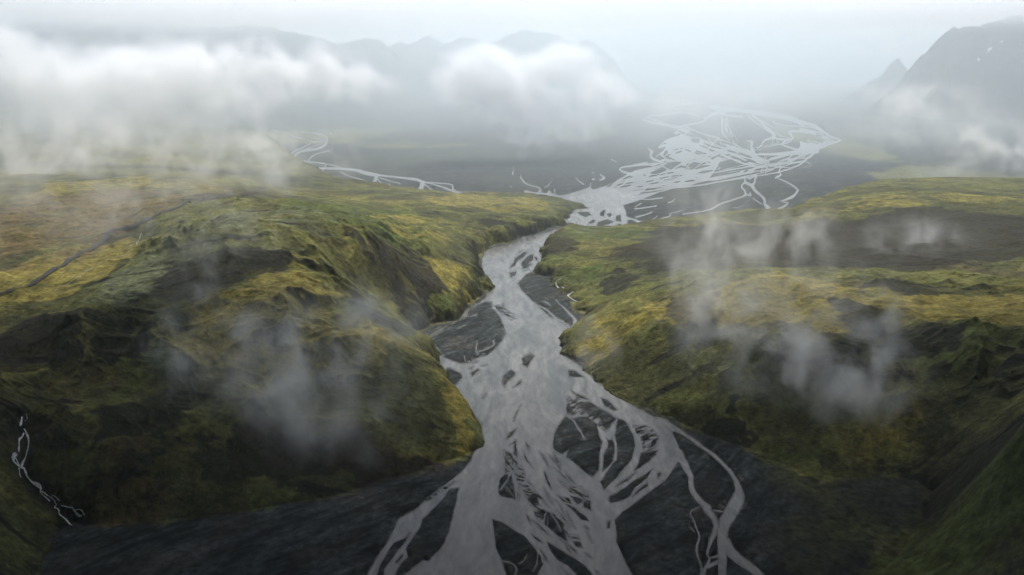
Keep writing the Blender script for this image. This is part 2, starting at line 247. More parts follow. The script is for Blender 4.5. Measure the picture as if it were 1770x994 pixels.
for u, v, z in SPOT:
    x, y = ground(u, v, z); _sx.append(float(x)); _sy.append(float(y)); _sz.append(z)
_sx, _sy, _sz = map(np.array, (_sx, _sy, _sz))
C0 = 55.0
def _phi(r2): return np.sqrt(r2 + C0 * C0)
_M = _phi((_sx[:, None] - _sx) ** 2 + (_sy[:, None] - _sy) ** 2)
_Mp = np.block([[_M + np.eye(len(_sx)) * -6.0, np.ones((len(_sx), 1))], [np.ones((1, len(_sx))), np.zeros((1, 1))]])
_w = np.linalg.solve(_Mp, np.append(_sz, 0))
def base_height(x, y):
    s = np.full(x.shape, _w[-1])
    for i in range(len(_sx)):
        s += _w[i] * _phi((x - _sx[i]) ** 2 + (y - _sy[i]) ** 2)
    return np.clip(s, 2, 260)

# ------------------------------------------------------------------ the sheet of ground
us = np.concatenate([np.linspace(-1400, -60, 70, endpoint=False), np.arange(-60, 1832, 1.4), np.linspace(1832, 3200, 70)])
def seg(a, b, st): return np.arange(a, b, st)
vs = np.concatenate([[98.5, 100, 102, 104, 106, 108], seg(110, 200, 1.2), seg(200, 420, 0.75), seg(420, 960, 0.7), seg(960, 1100, 1.2), np.linspace(1100, 2400, 60)])
U, V = np.meshgrid(us.astype(np.float64), vs.astype(np.float64))
X, Y = ground(U, V)
X = X.astype(np.float32); Y = Y.astype(np.float32)
nr, nc = U.shape

def up2(f, A, B):
    """evaluate f on every second row and column, then interpolate"""
    r = np.unique(np.append(np.arange(0, nr, 2), nr - 1)); c = np.unique(np.append(np.arange(0, nc, 2), nc - 1))
    g = f(A[np.ix_(r, c)].astype(np.float32), B[np.ix_(r, c)].astype(np.float32))
    full = np.empty((len(r), nc), np.float32)
    ci = np.searchsorted(c, np.arange(nc), 'right') - 1; ci = np.clip(ci, 0, len(c) - 2)
    t = ((np.arange(nc) - c[ci]) / (c[ci + 1] - c[ci])).astype(np.float32)
    full = g[:, ci] * (1 - t) + g[:, ci + 1] * t
    ri = np.searchsorted(r, np.arange(nr), 'right') - 1; ri = np.clip(ri, 0, len(r) - 2)
    s = ((np.arange(nr) - r[ri]) / (r[ri + 1] - r[ri])).astype(np.float32)[:, None]
    return full[ri] * (1 - s) + full[ri + 1] * s

vx, vy = ground([p[0] for p in VALLEY], [p[1] for p in VALLEY])
VW = list(zip(vx, vy))
# wobble the foot of the slopes
wob = np.clip(Y / 1200, .6, 3)
XW = X + 10 * wob * fbm(X, Y, 70, 5, 1, .6); YW = Y + 10 * wob * fbm(X, Y, 70, 5, 2, .6)
dV = -up2(lambda a, b: poly_sd(a, b, VW), XW, YW)           # >0 outside the valley
print('valley', time.time() - T0)
Hb = up2(lambda a, b: base_height(a, b), X, Y)
print('base', time.time() - T0)

# hills: rounded moss hills cut by gullies
far = sstep(2200, 3600, Y)
wx = X + 60 * fbm(X, Y, 260, 3, 5); wy = Y + 60 * fbm(X, Y, 260, 3, 6)
rg = ridged(wx, wy, 210, 5, 3)
rg2 = ridged(wx + 30 * fbm(X, Y, 60, 2, 9), wy, 62, 4, 4)
f1 = fbm(X, Y, 330, 4, 8)
f2 = fbm(X, Y, 42, 4, 10)
inland = np.clip(dV, 0, None)
bs = np.hypot(np.gradient(Hb, axis=1) / np.maximum(np.abs(np.gradient(X, axis=1)), .1), np.gradient(Hb, axis=0) / np.maximum(np.abs(np.gradient(Y, axis=0)), .1))
steep = np.maximum(sstep(.12, .5, bs), sstep(160, 40, np.clip(dV, 0, None)) * .8).astype(np.float32)
amp = (.4 + .75 * steep) * sstep(0, 140, inland) * np.clip(Hb / 120, .15, 1.2)
hill = Hb * (1 - np.exp(-inland / (9 + 0.16 * Hb)))
hill = hill + amp * (27 * (rg - .42) + 8 * (rg2 - .4) * sstep(0, 60, inland) + 9 * f1) * (1 - .6 * sstep(1500, 2400, Y)) + sstep(0, 40, inland) * 1.3 * f2
hill = np.maximum(hill, 1.2 + 0.05 * inland)
# water network, in survey units so that thin far channels keep their width
fs = sstep(1300, 2400, Y)
px = (U + (fbm(X, Y, 26, 3, 21) * (1 - fs) + fbm(X, Y, 150, 3, 23) * fs) * 1.3).astype(np.float32)
py = (V + (fbm(X, Y, 26, 3, 22) * (1 - fs) + fbm(X, Y, 190, 3, 24) * fs * .6) * 0.9).astype(np.float32)
sd = np.full(px.shape, -40, np.float32)
def window(pts, m):
    a = np.array(pts); u0, v0 = a.min(0) - m; u1, v1 = a.max(0) + m
    c0, c1 = np.searchsorted(us, [u0, u1]); r0, r1 = np.searchsorted(vs, [v0, v1])
    return slice(max(r0 - 1, 0), r1 + 1), slice(max(c0 - 1, 0), c1 + 1)
w = window(MAIN, 30); sd[w] = np.maximum(sd[w], poly_sd(px[w], py[w], MAIN))
# braided fans: bars stretched along the flow
ax, ay = 0.75, 0.66
al = X * ax + Y * ay; ac = X * ay - Y * ax
al2 = al + 60 * fbm(X, Y, 600, 2, 30); ac2 = ac + 90 * fbm(X, Y, 700, 2, 31)
for P, thr in ((FAN, 0.33), (FAN2, 0.2)):
    w = window(P, 20); q = poly_sd(px[w], py[w], P)
    sd[w] = np.maximum(sd[w], q + .8 * fbm(X[w], Y[w], 60, 3, 34))
lr = np.random.RandomState(21)
LENS = []
for k in range(120):
    u = lr.uniform(1070, 1330); v = lr.uniform(224, 330)
    sl_ = -.16 if v > 262 + (u - 1150) * .12 else .36
    if u < 1180 and v < 285: sl_ = lr.choice([-.25, .3])
    L = lr.uniform(7, 26) * (1.1 if v > 280 else .75); hh = L * lr.uniform(.05, .10) + .7
    LENS.append((u, v, L, hh, sl_))
for k in range(60):
    f = lr.uniform(0, 1); u = 1340 + 90 * f + lr.uniform(-12, 12); v = 206 + 34 * f + lr.uniform(-6, 16)
    LENS.append((u, v, lr.uniform(6, 14), lr.uniform(.9, 1.6), .33))
for u0, v0, L, hh, sl_ in LENS:
    w = window([(u0 - L, v0 - abs(sl_) * L - hh), (u0 + L, v0 + abs(sl_) * L + hh)], 4)
    du = px[w] - u0; dv = py[w] - v0 - sl_ * du - .03 * du * du / L
    sd[w] = np.minimum(sd[w], -(hh * (1 - (du / L) ** 2) - np.abs(dv)) * .8)
for P in ISLES:
    w = window(P, 12); q = poly_sd(px[w], py[w], P)
    sd[w] = np.minimum(sd[w], -q)
feath = ridged(X + 8 * fbm(X, Y, 30, 2, 40), Y / 1.0, 16, 3, 41)
for P, ang in FEATHER:
    w = window(P, 8); q = poly_sd(px[w], py[w], P)
    a = R(ang)
    xr = X[w] * math.cos(a) + Y[w] * math.sin(a); yr = -X[w] * math.sin(a) + Y[w] * math.cos(a)
    n = fbm(xr / 1.0, yr / 5.0, 4.5, 3, 44)
    bars = np.minimum(q, (n - 0.0) * 4)
    sd[w] = np.minimum(sd[w], -bars)
JAG = (fbm(X, Y, 14, 2, 50) * (1 - fs) + fs * fbm(X, Y, 110, 2, 51)) * .35
lr = np.random.RandomState(5)
for k in range(48):
    t_ = lr.uniform(0, 1); v = 770 + 225 * t_; u = 905 + 85 * t_ + lr.uniform(-60, 95) * (.5 + .6 * t_)
    an = R(lr.uniform(35, 65) if u > 900 else lr.uniform(80, 110)); L = lr.uniform(4, 15); hh = lr.uniform(.5, 1.5)
    w = window([(u - L, v - L), (u + L, v + L)], 4)
    du = px[w] - u; dv = py[w] - v
    a_ = du * math.cos(an) + dv * math.sin(an); b_ = -du * math.sin(an) + dv * math.cos(an) - lr.choice([-1, 1]) * .004 * a_ * a_
    sd[w] = np.minimum(sd[w], -(hh * (1 - (a_ / L) ** 2) - np.abs(b_)) * .8)
# fine anastomosing strands over the far fan
GUIDE = [[(1440, 242), (1390, 262), (1330, 290), (1200, 312), (1090, 330), (1000, 342)], [(1190, 224), (1165, 252), (1150, 275), (1110, 300), (1060, 322), (1010, 335)], [(1250, 205), (1255, 240), (1235, 268), (1180, 296), (1100, 318), (1030, 335)],
         [(1240, 190), (1310, 198), (1370, 212), (1410, 228), (1440, 243)], [(1300, 198), (1335, 228), (1345, 250), (1310, 262), (1330, 285)], [(1120, 207), (1160, 216), (1190, 226), (1240, 246), (1300, 266), (1325, 285)], [(1420, 250), (1380, 275), (1330, 284), (1320, 300)]]
for gi_, gp_ in enumerate(GUIDE):
    for k in range((7, 7, 7, 3, 3, 4, 4)[gi_]):
        Pc = np.array(curve(gp_, 6)); n_ = len(Pc); tt = np.linspace(0, 1, n_); ph = lr.uniform(0, 6.28, 4)
        env = np.sin(np.pi * np.clip(tt, .06, .94)) ** .6
        off = (np.sin(tt * 9 + ph[0]) + .7 * np.sin(tt * 19 + ph[1])) * env
        Pc[:, 0] += off * lr.uniform(4, 16) + lr.uniform(-14, 14) * env; Pc[:, 1] += (np.sin(tt * 12 + ph[2]) * lr.uniform(1, 4) + lr.uniform(-9, 9)) * env
        wd = lr.uniform(.35, 1.05 if gi_ < 3 else .8) * (1 + .5 * np.sin(tt * 15 + ph[3]))
        RIB.append(([tuple(p) for p in Pc], list(wd)))
for P, ws in RIB:
    for i in range(len(P) - 1):
        w = window(P[i:i + 2], max(ws[i:i + 2]) + 4)
        sd[w] = np.maximum(sd[w], ribbon_sd(px[w], py[w], P[i:i + 2], ws[i:i + 2]) + JAG[w])
print('water', time.time() - T0)
bar = np.clip(-sd, -8, 40)
scale = np.clip(Y / 1200, .7, 4)
floor = np.where(bar > 0, np.minimum(bar * 0.35 * scale, 1.5) + np.clip(bar / 25, 0, 1) * .8, bar * 0.35 * scale)
floor = floor + np.where(bar > 1.5, 1, 0) * (0.5 * fbm(X, Y, 40, 3, 60)) * np.clip(bar / 6, 0, 1)
# undulating far plain
floor = floor + sstep(12, 40, bar) * np.clip(2.0 + 5 * fbm(X, Y, 900, 4, 61), 0, 9) * sstep(3000, 6000, Y)
Z = np.where(dV > 0, np.maximum(hill, floor), floor)
Z[(dV > 0)] = np.maximum(Z[(dV > 0)], 0.6)

# ------------------------------------------------------------------ lookup of the sheet
ZF = Z.astype(np.float64)
SU, SV, SD = survey(X, Y, ZF)
def height(x, y):
    u, v, _ = survey(np.asarray(x, float), np.asarray(y, float), 0.0)
    j = np.clip(np.searchsorted(us, u) - 1, 0, nc - 2); i = np.clip(np.searchsorted(vs, v) - 1, 0, nr - 2)
    tu = (u - us[j]) / (us[j + 1] - us[j]); tv = (v - vs[i]) / (vs[i + 1] - vs[i])
    return (ZF[i, j] * (1 - tu) + ZF[i, j + 1] * tu) * (1 - tv) + (ZF[i + 1, j] * (1 - tu) + ZF[i + 1, j + 1] * tu) * tv
def onto(u, v):
    """the point of the terrain met along the sight line (u, v)"""
    j = np.arange(nr)
    a = (u - CX) / F_PX; b = (CY - v) / F_PX
    dz = -SP + b * CP; dy = CP + b * SP
    t = np.geomspace(450, 20000, 4000)
    x, y, z = a * t, dy * t, CAM_H + dz * t
    h = height(x, y)
    k = np.argmax(z < h) if (z < h).any() else len(t) - 1
    return float(x[k]), float(y[k]), float(h[k]), float(t[k]), dz

# the waterfall runs in a cut of its own
FALL = [onto(a / 4.142, 700 + b / 4.142)[:2] for a, b in [(160, 60), (155, 130), (175, 190), (170, 300), (140, 390), (150, 450), (200, 520), (290, 615), (360, 690), (440, 750), (520, 830), (600, 850)]]
fx = [p[0] for p in FALL]; fy = [p[1] for p in FALL]
fu, fv, _ = survey(np.array(fx), np.array(fy), 0.0)
wF = window(list(zip(fu, fv)), 60)
dF = -ribbon_sd(X[wF], Y[wF], FALL, [0] * len(FALL)) + 3 * fbm(X[wF], Y[wF], 14, 3, 77)
Z[wF] -= 8 * np.exp(-(np.clip(dF, 0, None) / 11) ** 2) * np.clip(Z[wF] / 25, 0, 1)
ZF = Z.astype(np.float64)
CUT = np.zeros(X.shape, np.float32); CUT[wF] = np.exp(-(np.clip(dF, 0, None) / 15) ** 2)
# ------------------------------------------------------------------ plant cover: ground patches with their own colour
gy, gx = np.gradient(ZF)
dX = np.gradient(X, axis=1); dY = np.gradient(Y, axis=0)
slope = np.sqrt((gx / np.maximum(np.abs(dX), .1)) ** 2 + (gy / np.maximum(np.abs(dY), .1)) ** 2)
slope = np.clip(slope, 0, 3).astype(np.float32)
wpx = X + 24 * fbm(X, Y, 90, 4, 70, .6); wpy = Y + 40 * fbm(X, Y, 90, 4, 71, .6)
def patches(lst):
    acc = np.zeros(X.shape, np.float32)
    for u, v, ru, rv, s in lst:
        x0, y0, z0, t0, dz = onto(u, v)
        rx = ru * t0 / F_PX
        _, ya, _, _, _ = onto(u, v - rv); _, yb, _, _, _ = onto(u, v + rv)
        ry = min(max(abs(ya - yb) / 2, rx * .3), rx * 6 + 60)
        yc = (ya + yb) / 2
        cu, cv, _ = survey(np.array([x0 - rx * 1.3 - 45, x0 - rx * 1.3 - 45, x0 + rx * 1.3 + 45, x0 + rx * 1.3 + 45]), np.clip(np.array([yc - ry * 1.3 - 75, yc + ry * 1.3 + 75] * 2), 150, None), 0.0)
        w = window(list(zip(cu, cv)), 2)
        q = ((wpx[w] - x0) / rx) ** 2 + ((wpy[w] - yc) / ry) ** 2
        acc[w] = np.maximum(acc[w], (s * (1 - sstep(.55, 1.45, q))).astype(np.float32))
    return acc
DARK = patches([(350, 475, 85, 42, 1), (430, 440, 60, 20, .8), (690, 462, 62, 38, 1), (640, 440, 50, 16, .6), (725, 505, 36, 24, .7), (30, 600, 70, 48, 1), (80, 640, 50, 30, .8), (150, 545, 60, 14, .9), (210, 590, 50, 35, .7), (520, 520, 35, 12, .9), (1400, 425, 330, 40, 1),
                (1650, 405, 220, 50, 1), (1250, 400, 150, 14, .8), (1600, 595, 60, 30, .9), (1490, 545, 35, 22, .8), (560, 795, 210, 48, .85), (300, 690, 60, 35, .7), (90, 740, 60, 40, .5), (1370, 850, 60, 30, .6), (1070, 490, 28, 22, .9),
                (1200, 560, 60, 60, .6), (1250, 750, 30, 25, .8), (1440, 790, 40, 40, .7), (1530, 870, 100, 25, .7), (650, 550, 60, 20, .6), (1340, 560, 20, 60, .3), (1560, 495, 70, 14, .9), (60, 780, 70, 60, .7), (230, 740, 80, 60, .8), (880, 395, 60, 14, .8), (970, 425, 30, 22, .7), (1600, 720, 120, 60, .35), (440, 340, 100, 6, .7)])
YELL = patches([(480, 505, 75, 40, 1), (560, 500, 50, 24, .8), (390, 580, 90, 50, 1), (620, 560, 70, 30, .7), (420, 640, 70, 40, .7), (560, 600, 120, 60, .5), (800, 715, 30, 40, 1), (740, 640, 50, 40, .6), (1650, 530, 125, 32, 1), (1370, 525, 120, 55, 1), (1180, 530, 70, 18, .9), (1100, 560, 110, 35, .6), (60, 490, 110, 35, .9), (150, 450, 90, 40, .8),
                (100, 380, 180, 60, .6), (250, 330, 200, 25, .6), (1540, 770, 45, 30, .8), (220, 860, 110, 50, .5), (700, 600, 60, 25, .6), (540, 500, 30, 16, .9), (840, 350, 120, 14, .6), (700, 390, 90, 20, .5), (1060, 425, 100, 20, .35), (1600, 345, 200, 10, .5), (1250, 385, 100, 5, .5), (900, 350, 60, 10, .6), (770, 470, 50, 25, .6), (40, 880, 60, 30, .4), (1440, 470, 300, 8, .2)])
BROWN = patches([(100, 380, 200, 60, .8), (200, 850, 140, 60, .8), (600, 790, 180, 60, .6), (40, 440, 120, 40, .5), (1650, 420, 250, 60, .5), (1400, 420, 250, 50, .6), (1530, 870, 120, 30, .5), (1500, 780, 60, 40, .4), (400, 330, 100, 10, .5), (700, 480, 60, 30, .4)])
GREEN = patches([(1690, 578, 110, 22, 1), (1650, 950, 170, 70, .8), (1700, 850, 100, 50, .6), (1360, 775, 50, 25, 1), (950, 450, 30, 14, .7), (1060, 405, 90, 14, .8), (560, 370, 160, 30, .6), (340, 545, 70, 18, .7), (400, 560, 70, 30, .5), (300, 640, 100, 50, .6), (640, 580, 60, 30, .4), (1000, 475, 50, 14, .7), (1400, 830, 12, 8, 1), (760, 530, 50, 20, .7)])
SAGE = patches([(240, 490, 70, 50, .9), (450, 400, 120, 50, .5), (1060, 410, 100, 20, .3), (300, 430, 60, 40, .5)])
PLAIN = patches([(600, 236, 170, 14, .8), (700, 250, 120, 6, .6), (1480, 262, 50, 55, .9), (1440, 190, 60, 20, .8), (1630, 306, 130, 18, 1), (1760, 320, 120, 14, .9), (1340, 143, 150, 5, .6), (990, 226, 70, 16, .9), (1700, 200, 90, 8, .6), (300, 180, 300, 15, .6)])
print('patches', time.time() - T0)

var = fbm(X, Y, 120, 5, 80, .6)
var2 = fbm(X, Y, 420, 4, 81)
streak = fbm(X * .5 + 20 * fbm(X, Y, 100, 2, 83), Y * 2.0, 60, 5, 82, .6)
fine = fbm(X, Y, 28, 4, 84, .65)
def cut(m, k=.5):
    """ragged edge for a soft patch"""
    return sstep(.22, .78, m + k * (.6 * var + .35 * streak + .25 * fine) * np.clip(m * 4, 0, 1))
yell = np.clip(.22 + .45 * var2 + .25 * var, 0, .8) * .7
yp = cut(YELL); dp = cut(DARK); gp = cut(GREEN); bp = cut(BROWN); sp_ = cut(SAGE)
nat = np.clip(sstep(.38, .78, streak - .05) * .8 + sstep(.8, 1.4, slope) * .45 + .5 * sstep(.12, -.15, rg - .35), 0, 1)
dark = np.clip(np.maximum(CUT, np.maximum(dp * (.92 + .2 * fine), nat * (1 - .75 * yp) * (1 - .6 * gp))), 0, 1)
def col(*c): return np.array(c, np.float32)
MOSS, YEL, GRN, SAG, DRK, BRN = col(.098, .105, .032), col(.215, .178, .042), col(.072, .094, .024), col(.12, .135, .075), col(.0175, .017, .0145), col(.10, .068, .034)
def mix(a, b, t): return a * (1 - t[..., None]) + b * t[..., None]
C = np.broadcast_to(MOSS, X.shape + (3,)).astype(np.float32)
C = mix(C, YEL, yell); C = mix(C, GRN, gp * .85); C = mix(C, SAG, sp_ * .85); C = mix(C, YEL, yp * .85); C = mix(C, BRN, bp * .7)
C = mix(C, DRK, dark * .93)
C = C * np.clip(1 + .4 * fine, .45, 1.7)[..., None]
# valley floor
GRV, GRV2, SAND = col(.016, .021, .0225), col(.030, .036, .037), col(.085, .085, .072)
gs = fbm(ac * 1.0, al / 4.0, 22, 4, 90, .6)
G = np.broadcast_to(GRV, X.shape + (3,)).astype(np.float32)
G = mix(G, GRV2, np.clip(.3 + .8 * gs, 0, 1) * .6)
wet = np.exp(-np.clip(bar, 0, 50) / 1.2)
silt = sstep(.55, .95, fbm(X, Y / 1.6, 30, 4, 91, .6) + .35 * fbm(X, Y, 8, 2, 92)) * sstep(30, 5, bar)
G = mix(G, SAND, silt * .6)
dry = sstep(.62, .85, ridged(ac2 + 12 * fine, al2 / 3.2, 46, 3, 99)) * sstep(2, 8, bar) * np.clip(.3 + var, 0, 1)
G = mix(G, col(.06, .062, .058), dry * .6)
gf = fbm(ac2, al2 / 7, 9, 4, 95, .65)
G = G * np.clip(1 + .6 * gs + .8 * gf, .3, 2.6)[..., None]
G = mix(G, col(.11, .108, .094), sstep(2.6, .2, bar) * np.clip(.45 + 1.4 * fbm(X, Y, 16, 3, 97), 0, 1) * .8)
G = mix(G, col(.052, .044, .036), np.clip(fbm(X, Y, 75, 4, 96), 0, 1) * .6)
side = sstep(1290, 1420, U) * sstep(760, 800, V) * (1 - sstep(20, 60, U - 1600))
G = mix(G, mix(np.broadcast_to(col(.018, .019, .012), X.shape + (3,)), col(.05, .056, .02), np.clip(.35 + .9 * var, 0, 1)), np.clip(side * (.9 + .5 * var), 0, 1))
pn = fbm(X, Y / 1.5, 900, 5, 98, .6)
G = mix(G, col(.125, .128, .055), sstep(.25, .75, PLAIN + .9 * pn * np.clip(PLAIN * 3, 0, 1)) * .75)
G = mix(G, col(.05, .055, .04), sstep(.1, .5, pn) * fs * .5)
G = mix(G, col(.02, .024, .024), wet * .25)
t = sstep(-9.0, 6.0, dV + 9 * var + 4 * fine)
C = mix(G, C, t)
C = np.clip(C, .004, .6)
print('cover', time.time() - T0)

# ------------------------------------------------------------------ mesh helpers
coll = bpy.context.scene.collection
def link(name, me, mat=None, parent=None, **props):
    o = bpy.data.objects.new(name, me); coll.objects.link(o)
    if mat is not None: me.materials.append(mat)
    if parent is not None: o.parent = parent
    for k, v in props.items(): o[k] = v
    return o
def mesh_np(name, co, quads, smooth=True, cols=None):
    me = bpy.data.meshes.new(name)
    co = np.ascontiguousarray(co, np.float32); quads = np.ascontiguousarray(quads, np.int32)
    k = quads.shape[1]
    me.vertices.add(len(co)); me.vertices.foreach_set('co', co.ravel())
    me.loops.add(quads.size); me.loops.foreach_set('vertex_index', quads.ravel())
    me.polygons.add(len(quads)); me.polygons.foreach_set('loop_start', np.arange(0, quads.size, k, dtype=np.int32))
    try: me.polygons.foreach_set('loop_total', np.full(len(quads), k, np.int32))
    except Exception: pass
    me.polygons.foreach_set('use_smooth', np.full(len(quads), smooth, bool))
    me.update(calc_edges=True)
    if cols is not None:
        a = me.color_attributes.new('cover', 'FLOAT_COLOR', 'POINT')
        a.data.foreach_set('color', np.concatenate([cols, np.ones((len(cols), 1), np.float32)], 1).astype(np.float32).ravel())
    return me

class NT:
    def __init__(s, name, kind='mat'):
        s.m = bpy.data.materials.new(name); s.m.use_nodes = True; s.t = s.m.node_tree; s.t.nodes.clear()
        s.out = s.t.nodes.new('ShaderNodeOutputMaterial')
    def n(s, typ, **kw):
        nd = s.t.nodes.new(typ)
        for k, v in kw.items():
            if k.startswith('_'): setattr(nd, k[1:], v)
            else: nd.inputs[k.replace('__', ' ')].default_value = v
        return nd
    def l(s, a, b): s.t.links.new(a, b)

def noise_node(N, scale, detail=5, rough=.6, co=None):
    nz = N.n('ShaderNodeTexNoise', Scale=scale, Detail=detail, Roughness=rough)
    if co is not None: N.l(co, nz.inputs['Vector'])
    return nz
def ground_material(name, bump, rough, spec, lo=.38, hi=1.65):
    N = NT(name)
    co = N.n('ShaderNodeTexCoord').outputs['Object']
    at = N.n('ShaderNodeVertexColor', _layer_name='cover')
    p = N.n('ShaderNodeBsdfPrincipled', Roughness=rough); p.inputs['Specular IOR Level'].default_value = spec
    n1 = noise_node(N, .12, 8, .68, co); n2 = noise_node(N, .6, 4, .7, co)
    mp = N.n('ShaderNodeMapRange'); mp.inputs['From Min'].default_value = .3; mp.inputs['From Max'].default_value = .7; mp.inputs['To Min'].default_value = lo; mp.inputs['To Max'].default_value = hi
    N.l(n1.outputs['Fac'], mp.inputs['Value'])
    ml = N.n('ShaderNodeVectorMath', _operation='SCALE'); N.l(at.outputs['Color'], ml.inputs[0]); N.l(mp.outputs[0], ml.inputs['Scale'])
    N.l(ml.outputs[0], p.inputs['Base Color'])
    ad = N.n('ShaderNodeMath', _operation='MULTIPLY_ADD'); ad.inputs[1].default_value = .25; N.l(n2.outputs['Fac'], ad.inputs[0]); N.l(n1.outputs['Fac'], ad.inputs[2])
    b = N.n('ShaderNodeBump', Strength=.9, Distance=bump); N.l(ad.outputs[0], b.inputs['Height']); N.l(b.outputs[0], p.inputs['Normal'])
    N.l(p.outputs[0], N.out.inputs['Surface'])
    return N.m
M_HILL = ground_material('moss_and_rock', 5.0, .95, .1)
M_GRAV = ground_material('black_gravel', 1.2, .9, .15, .1, 2.2)

# ------------------------------------------------------------------ ground: valley floor and hills share one grid
idx = np.arange(nr * nc).reshape(nr, nc)
quad = np.stack([idx[:-1, :-1], idx[1:, :-1], idx[1:, 1:], idx[:-1, 1:]], -1).reshape(-1, 4)
dq = dV.ravel()
inside_hill = (dq[quad] > 0).sum(1) >= 2
XYZ = np.stack([X.ravel(), Y.ravel(), ZF.ravel()], 1)
CC = C.reshape(-1, 3)
for nm, sel, mat in (('gravel_plain', ~inside_hill, M_GRAV), ('hills', inside_hill, M_HILL)):
    q = quad[sel]
    used = np.zeros(nr * nc, bool); used[q.ravel()] = True
    re = np.cumsum(used) - 1
    me = mesh_np(nm, XYZ[used], re[q], True, CC[used])
    link(nm, me, mat, kind='structure')
print('ground', time.time() - T0, nr * nc)

# ------------------------------------------------------------------ river water
N = NT('silty_water')
co = N.n('ShaderNodeTexCoord').outputs['Object']
mpn = N.n('ShaderNodeMapping'); mpn.inputs['Scale'].default_value = (1, .3, 1); N.l(co, mpn.inputs['Vector'])
a1 = noise_node(N, .022, 9, .68, mpn.outputs[0]); a1.inputs['Distortion'].default_value = 1.2; a2 = noise_node(N, .5, 4, .6, mpn.outputs[0])
cr = N.n('ShaderNodeValToRGB'); N.l(a1.outputs['Fac'], cr.inputs['Fac'])
cr.color_ramp.elements[0].position = .3; cr.color_ramp.elements[0].color = (.105, .105, .094, 1)
cr.color_ramp.elements[1].position = .7; cr.color_ramp.elements[1].color = (.165, .163, .148, 1)
p = N.n('ShaderNodeBsdfPrincipled', Roughness=.24, IOR=1.33); N.l(cr.outputs[0], p.inputs['Base Color'])
b = N.n('ShaderNodeBump', Strength=.4, Distance=.35); N.l(a2.outputs['Fac'], b.inputs['Height']); N.l(b.outputs[0], p.inputs['Normal'])
N.l(p.outputs[0], N.out.inputs['Surface'])
M_WATER = N.m
cr.color_ramp.elements[0].position = .38; cr.color_ramp.elements[0].color = (.070, .076, .069, 1); cr.color_ramp.elements[1].position = .62; cr.color_ramp.elements[1].color = (.155, .152, .138, 1)
sh = N.n('ShaderNodeVertexColor', _layer_name='cover')
sx_ = N.n('ShaderNodeMixRGB', _blend_type='MULTIPLY'); sx_.inputs[0].default_value = 1
N.l(cr.outputs[0], sx_.inputs[1]); N.l(sh.outputs['Color'], sx_.inputs[2]); N.l(sx_.outputs[0], p.inputs['Base Color'])
wetq = (sd.ravel()[quad] > -2.5).any(1) & (V.ravel()[quad[:, 0]] > 150)
q = quad[wetq]; used = np.zeros(nr * nc, bool); used[q.ravel()] = True; re_ = np.cumsum(used) - 1
edge = fbm(X, Y, 30, 3, 55) * 1.2
rif = fbm(X + 14 * fbm(X, Y, 90, 2, 57), Y / 5, 11, 4, 56, .65)
dm = np.clip(.45 + .55 * sstep(.0, 3.4, sd + edge), 0, 1) * np.clip(1 + .22 * rif, .6, 1.3)
brn = (1 - sstep(0, 4, sd + edge))[..., None] * col(0, .02, .06)
WC = np.clip(dm[..., None] * (1 - brn), 0, 1.5).reshape(-1, 3)[used]
wxyz = XYZ[used].copy(); wxyz[:, 2] = 0
link('river', mesh_np('river', wxyz, re_[q], True, WC), M_WATER, kind='structure')

# ------------------------------------------------------------------ mountains
def mountain(name, cx, cy, sx, sy, peaks, seed, n=320, amp=60, dcol=(.035, .04, .042), fall=0.9, rnd=.75):
    """peaks: (x, y, height, radius) summits; slopes fall as cones with scree gullies"""
    xs = np.linspace(cx - sx, cx + sx, n); ys = np.linspace(cy - sy, cy + sy, n)
    x, y = np.meshgrid(xs, ys)
    wx = x + 90 * fbm(x, y, 700, 3, seed); wy = y + 90 * fbm(x, y, 700, 3, seed + 1)
    z = np.zeros_like(x)
    for a, b, h, r in peaks:
        d = np.sqrt((wx - a) ** 2 + (wy - b) ** 2)
        t = np.clip(1 - d / r, 0, 1)
        z = np.maximum(z, h * (rnd * (.5 - .5 * np.cos(math.pi * t)) ** .8 + (1 - rnd) * t ** fall))
    k = np.clip(z / 250, 0, 1)
    ang = ridged(wx, wy, 420, 6, seed + 2)
    z = z + k * amp * (ang - .45) * 1.6 + k * 14 * fbm(x, y, 60, 4, seed + 3) - 6
    edge = np.minimum.reduce([x - xs[0], xs[-1] - x, y - ys[0], ys[-1] - y])
    z = np.where(edge < 1, -8, z)
    c = np.broadcast_to(col(*dcol), x.shape + (3,)).astype(np.float32)
    v = fbm(x, y, 200, 5, seed + 5, .6)
    c = mix(c, col(.05, .055, .03), np.clip(.3 + v, 0, 1) * .6)
    ii = np.arange(n * n).reshape(n, n)
    q = np.stack([ii[:-1, :-1], ii[:-1, 1:], ii[1:, 1:], ii[1:, :-1]], -1).reshape(-1, 4)
    me = mesh_np(name, np.stack([x.ravel(), y.ravel(), z.ravel()], 1), q, True, c.reshape(-1, 3))
    o = link(name, me, M_HILL, kind='structure')
    return xs, ys, z
def far_pt(u, v, dist):
    a = (u - CX) / F_PX; b = (CY - v) / F_PX
    t = dist / (CP + b * SP)
    return a * t, dist, CAM_H + (b * CP - SP) * t
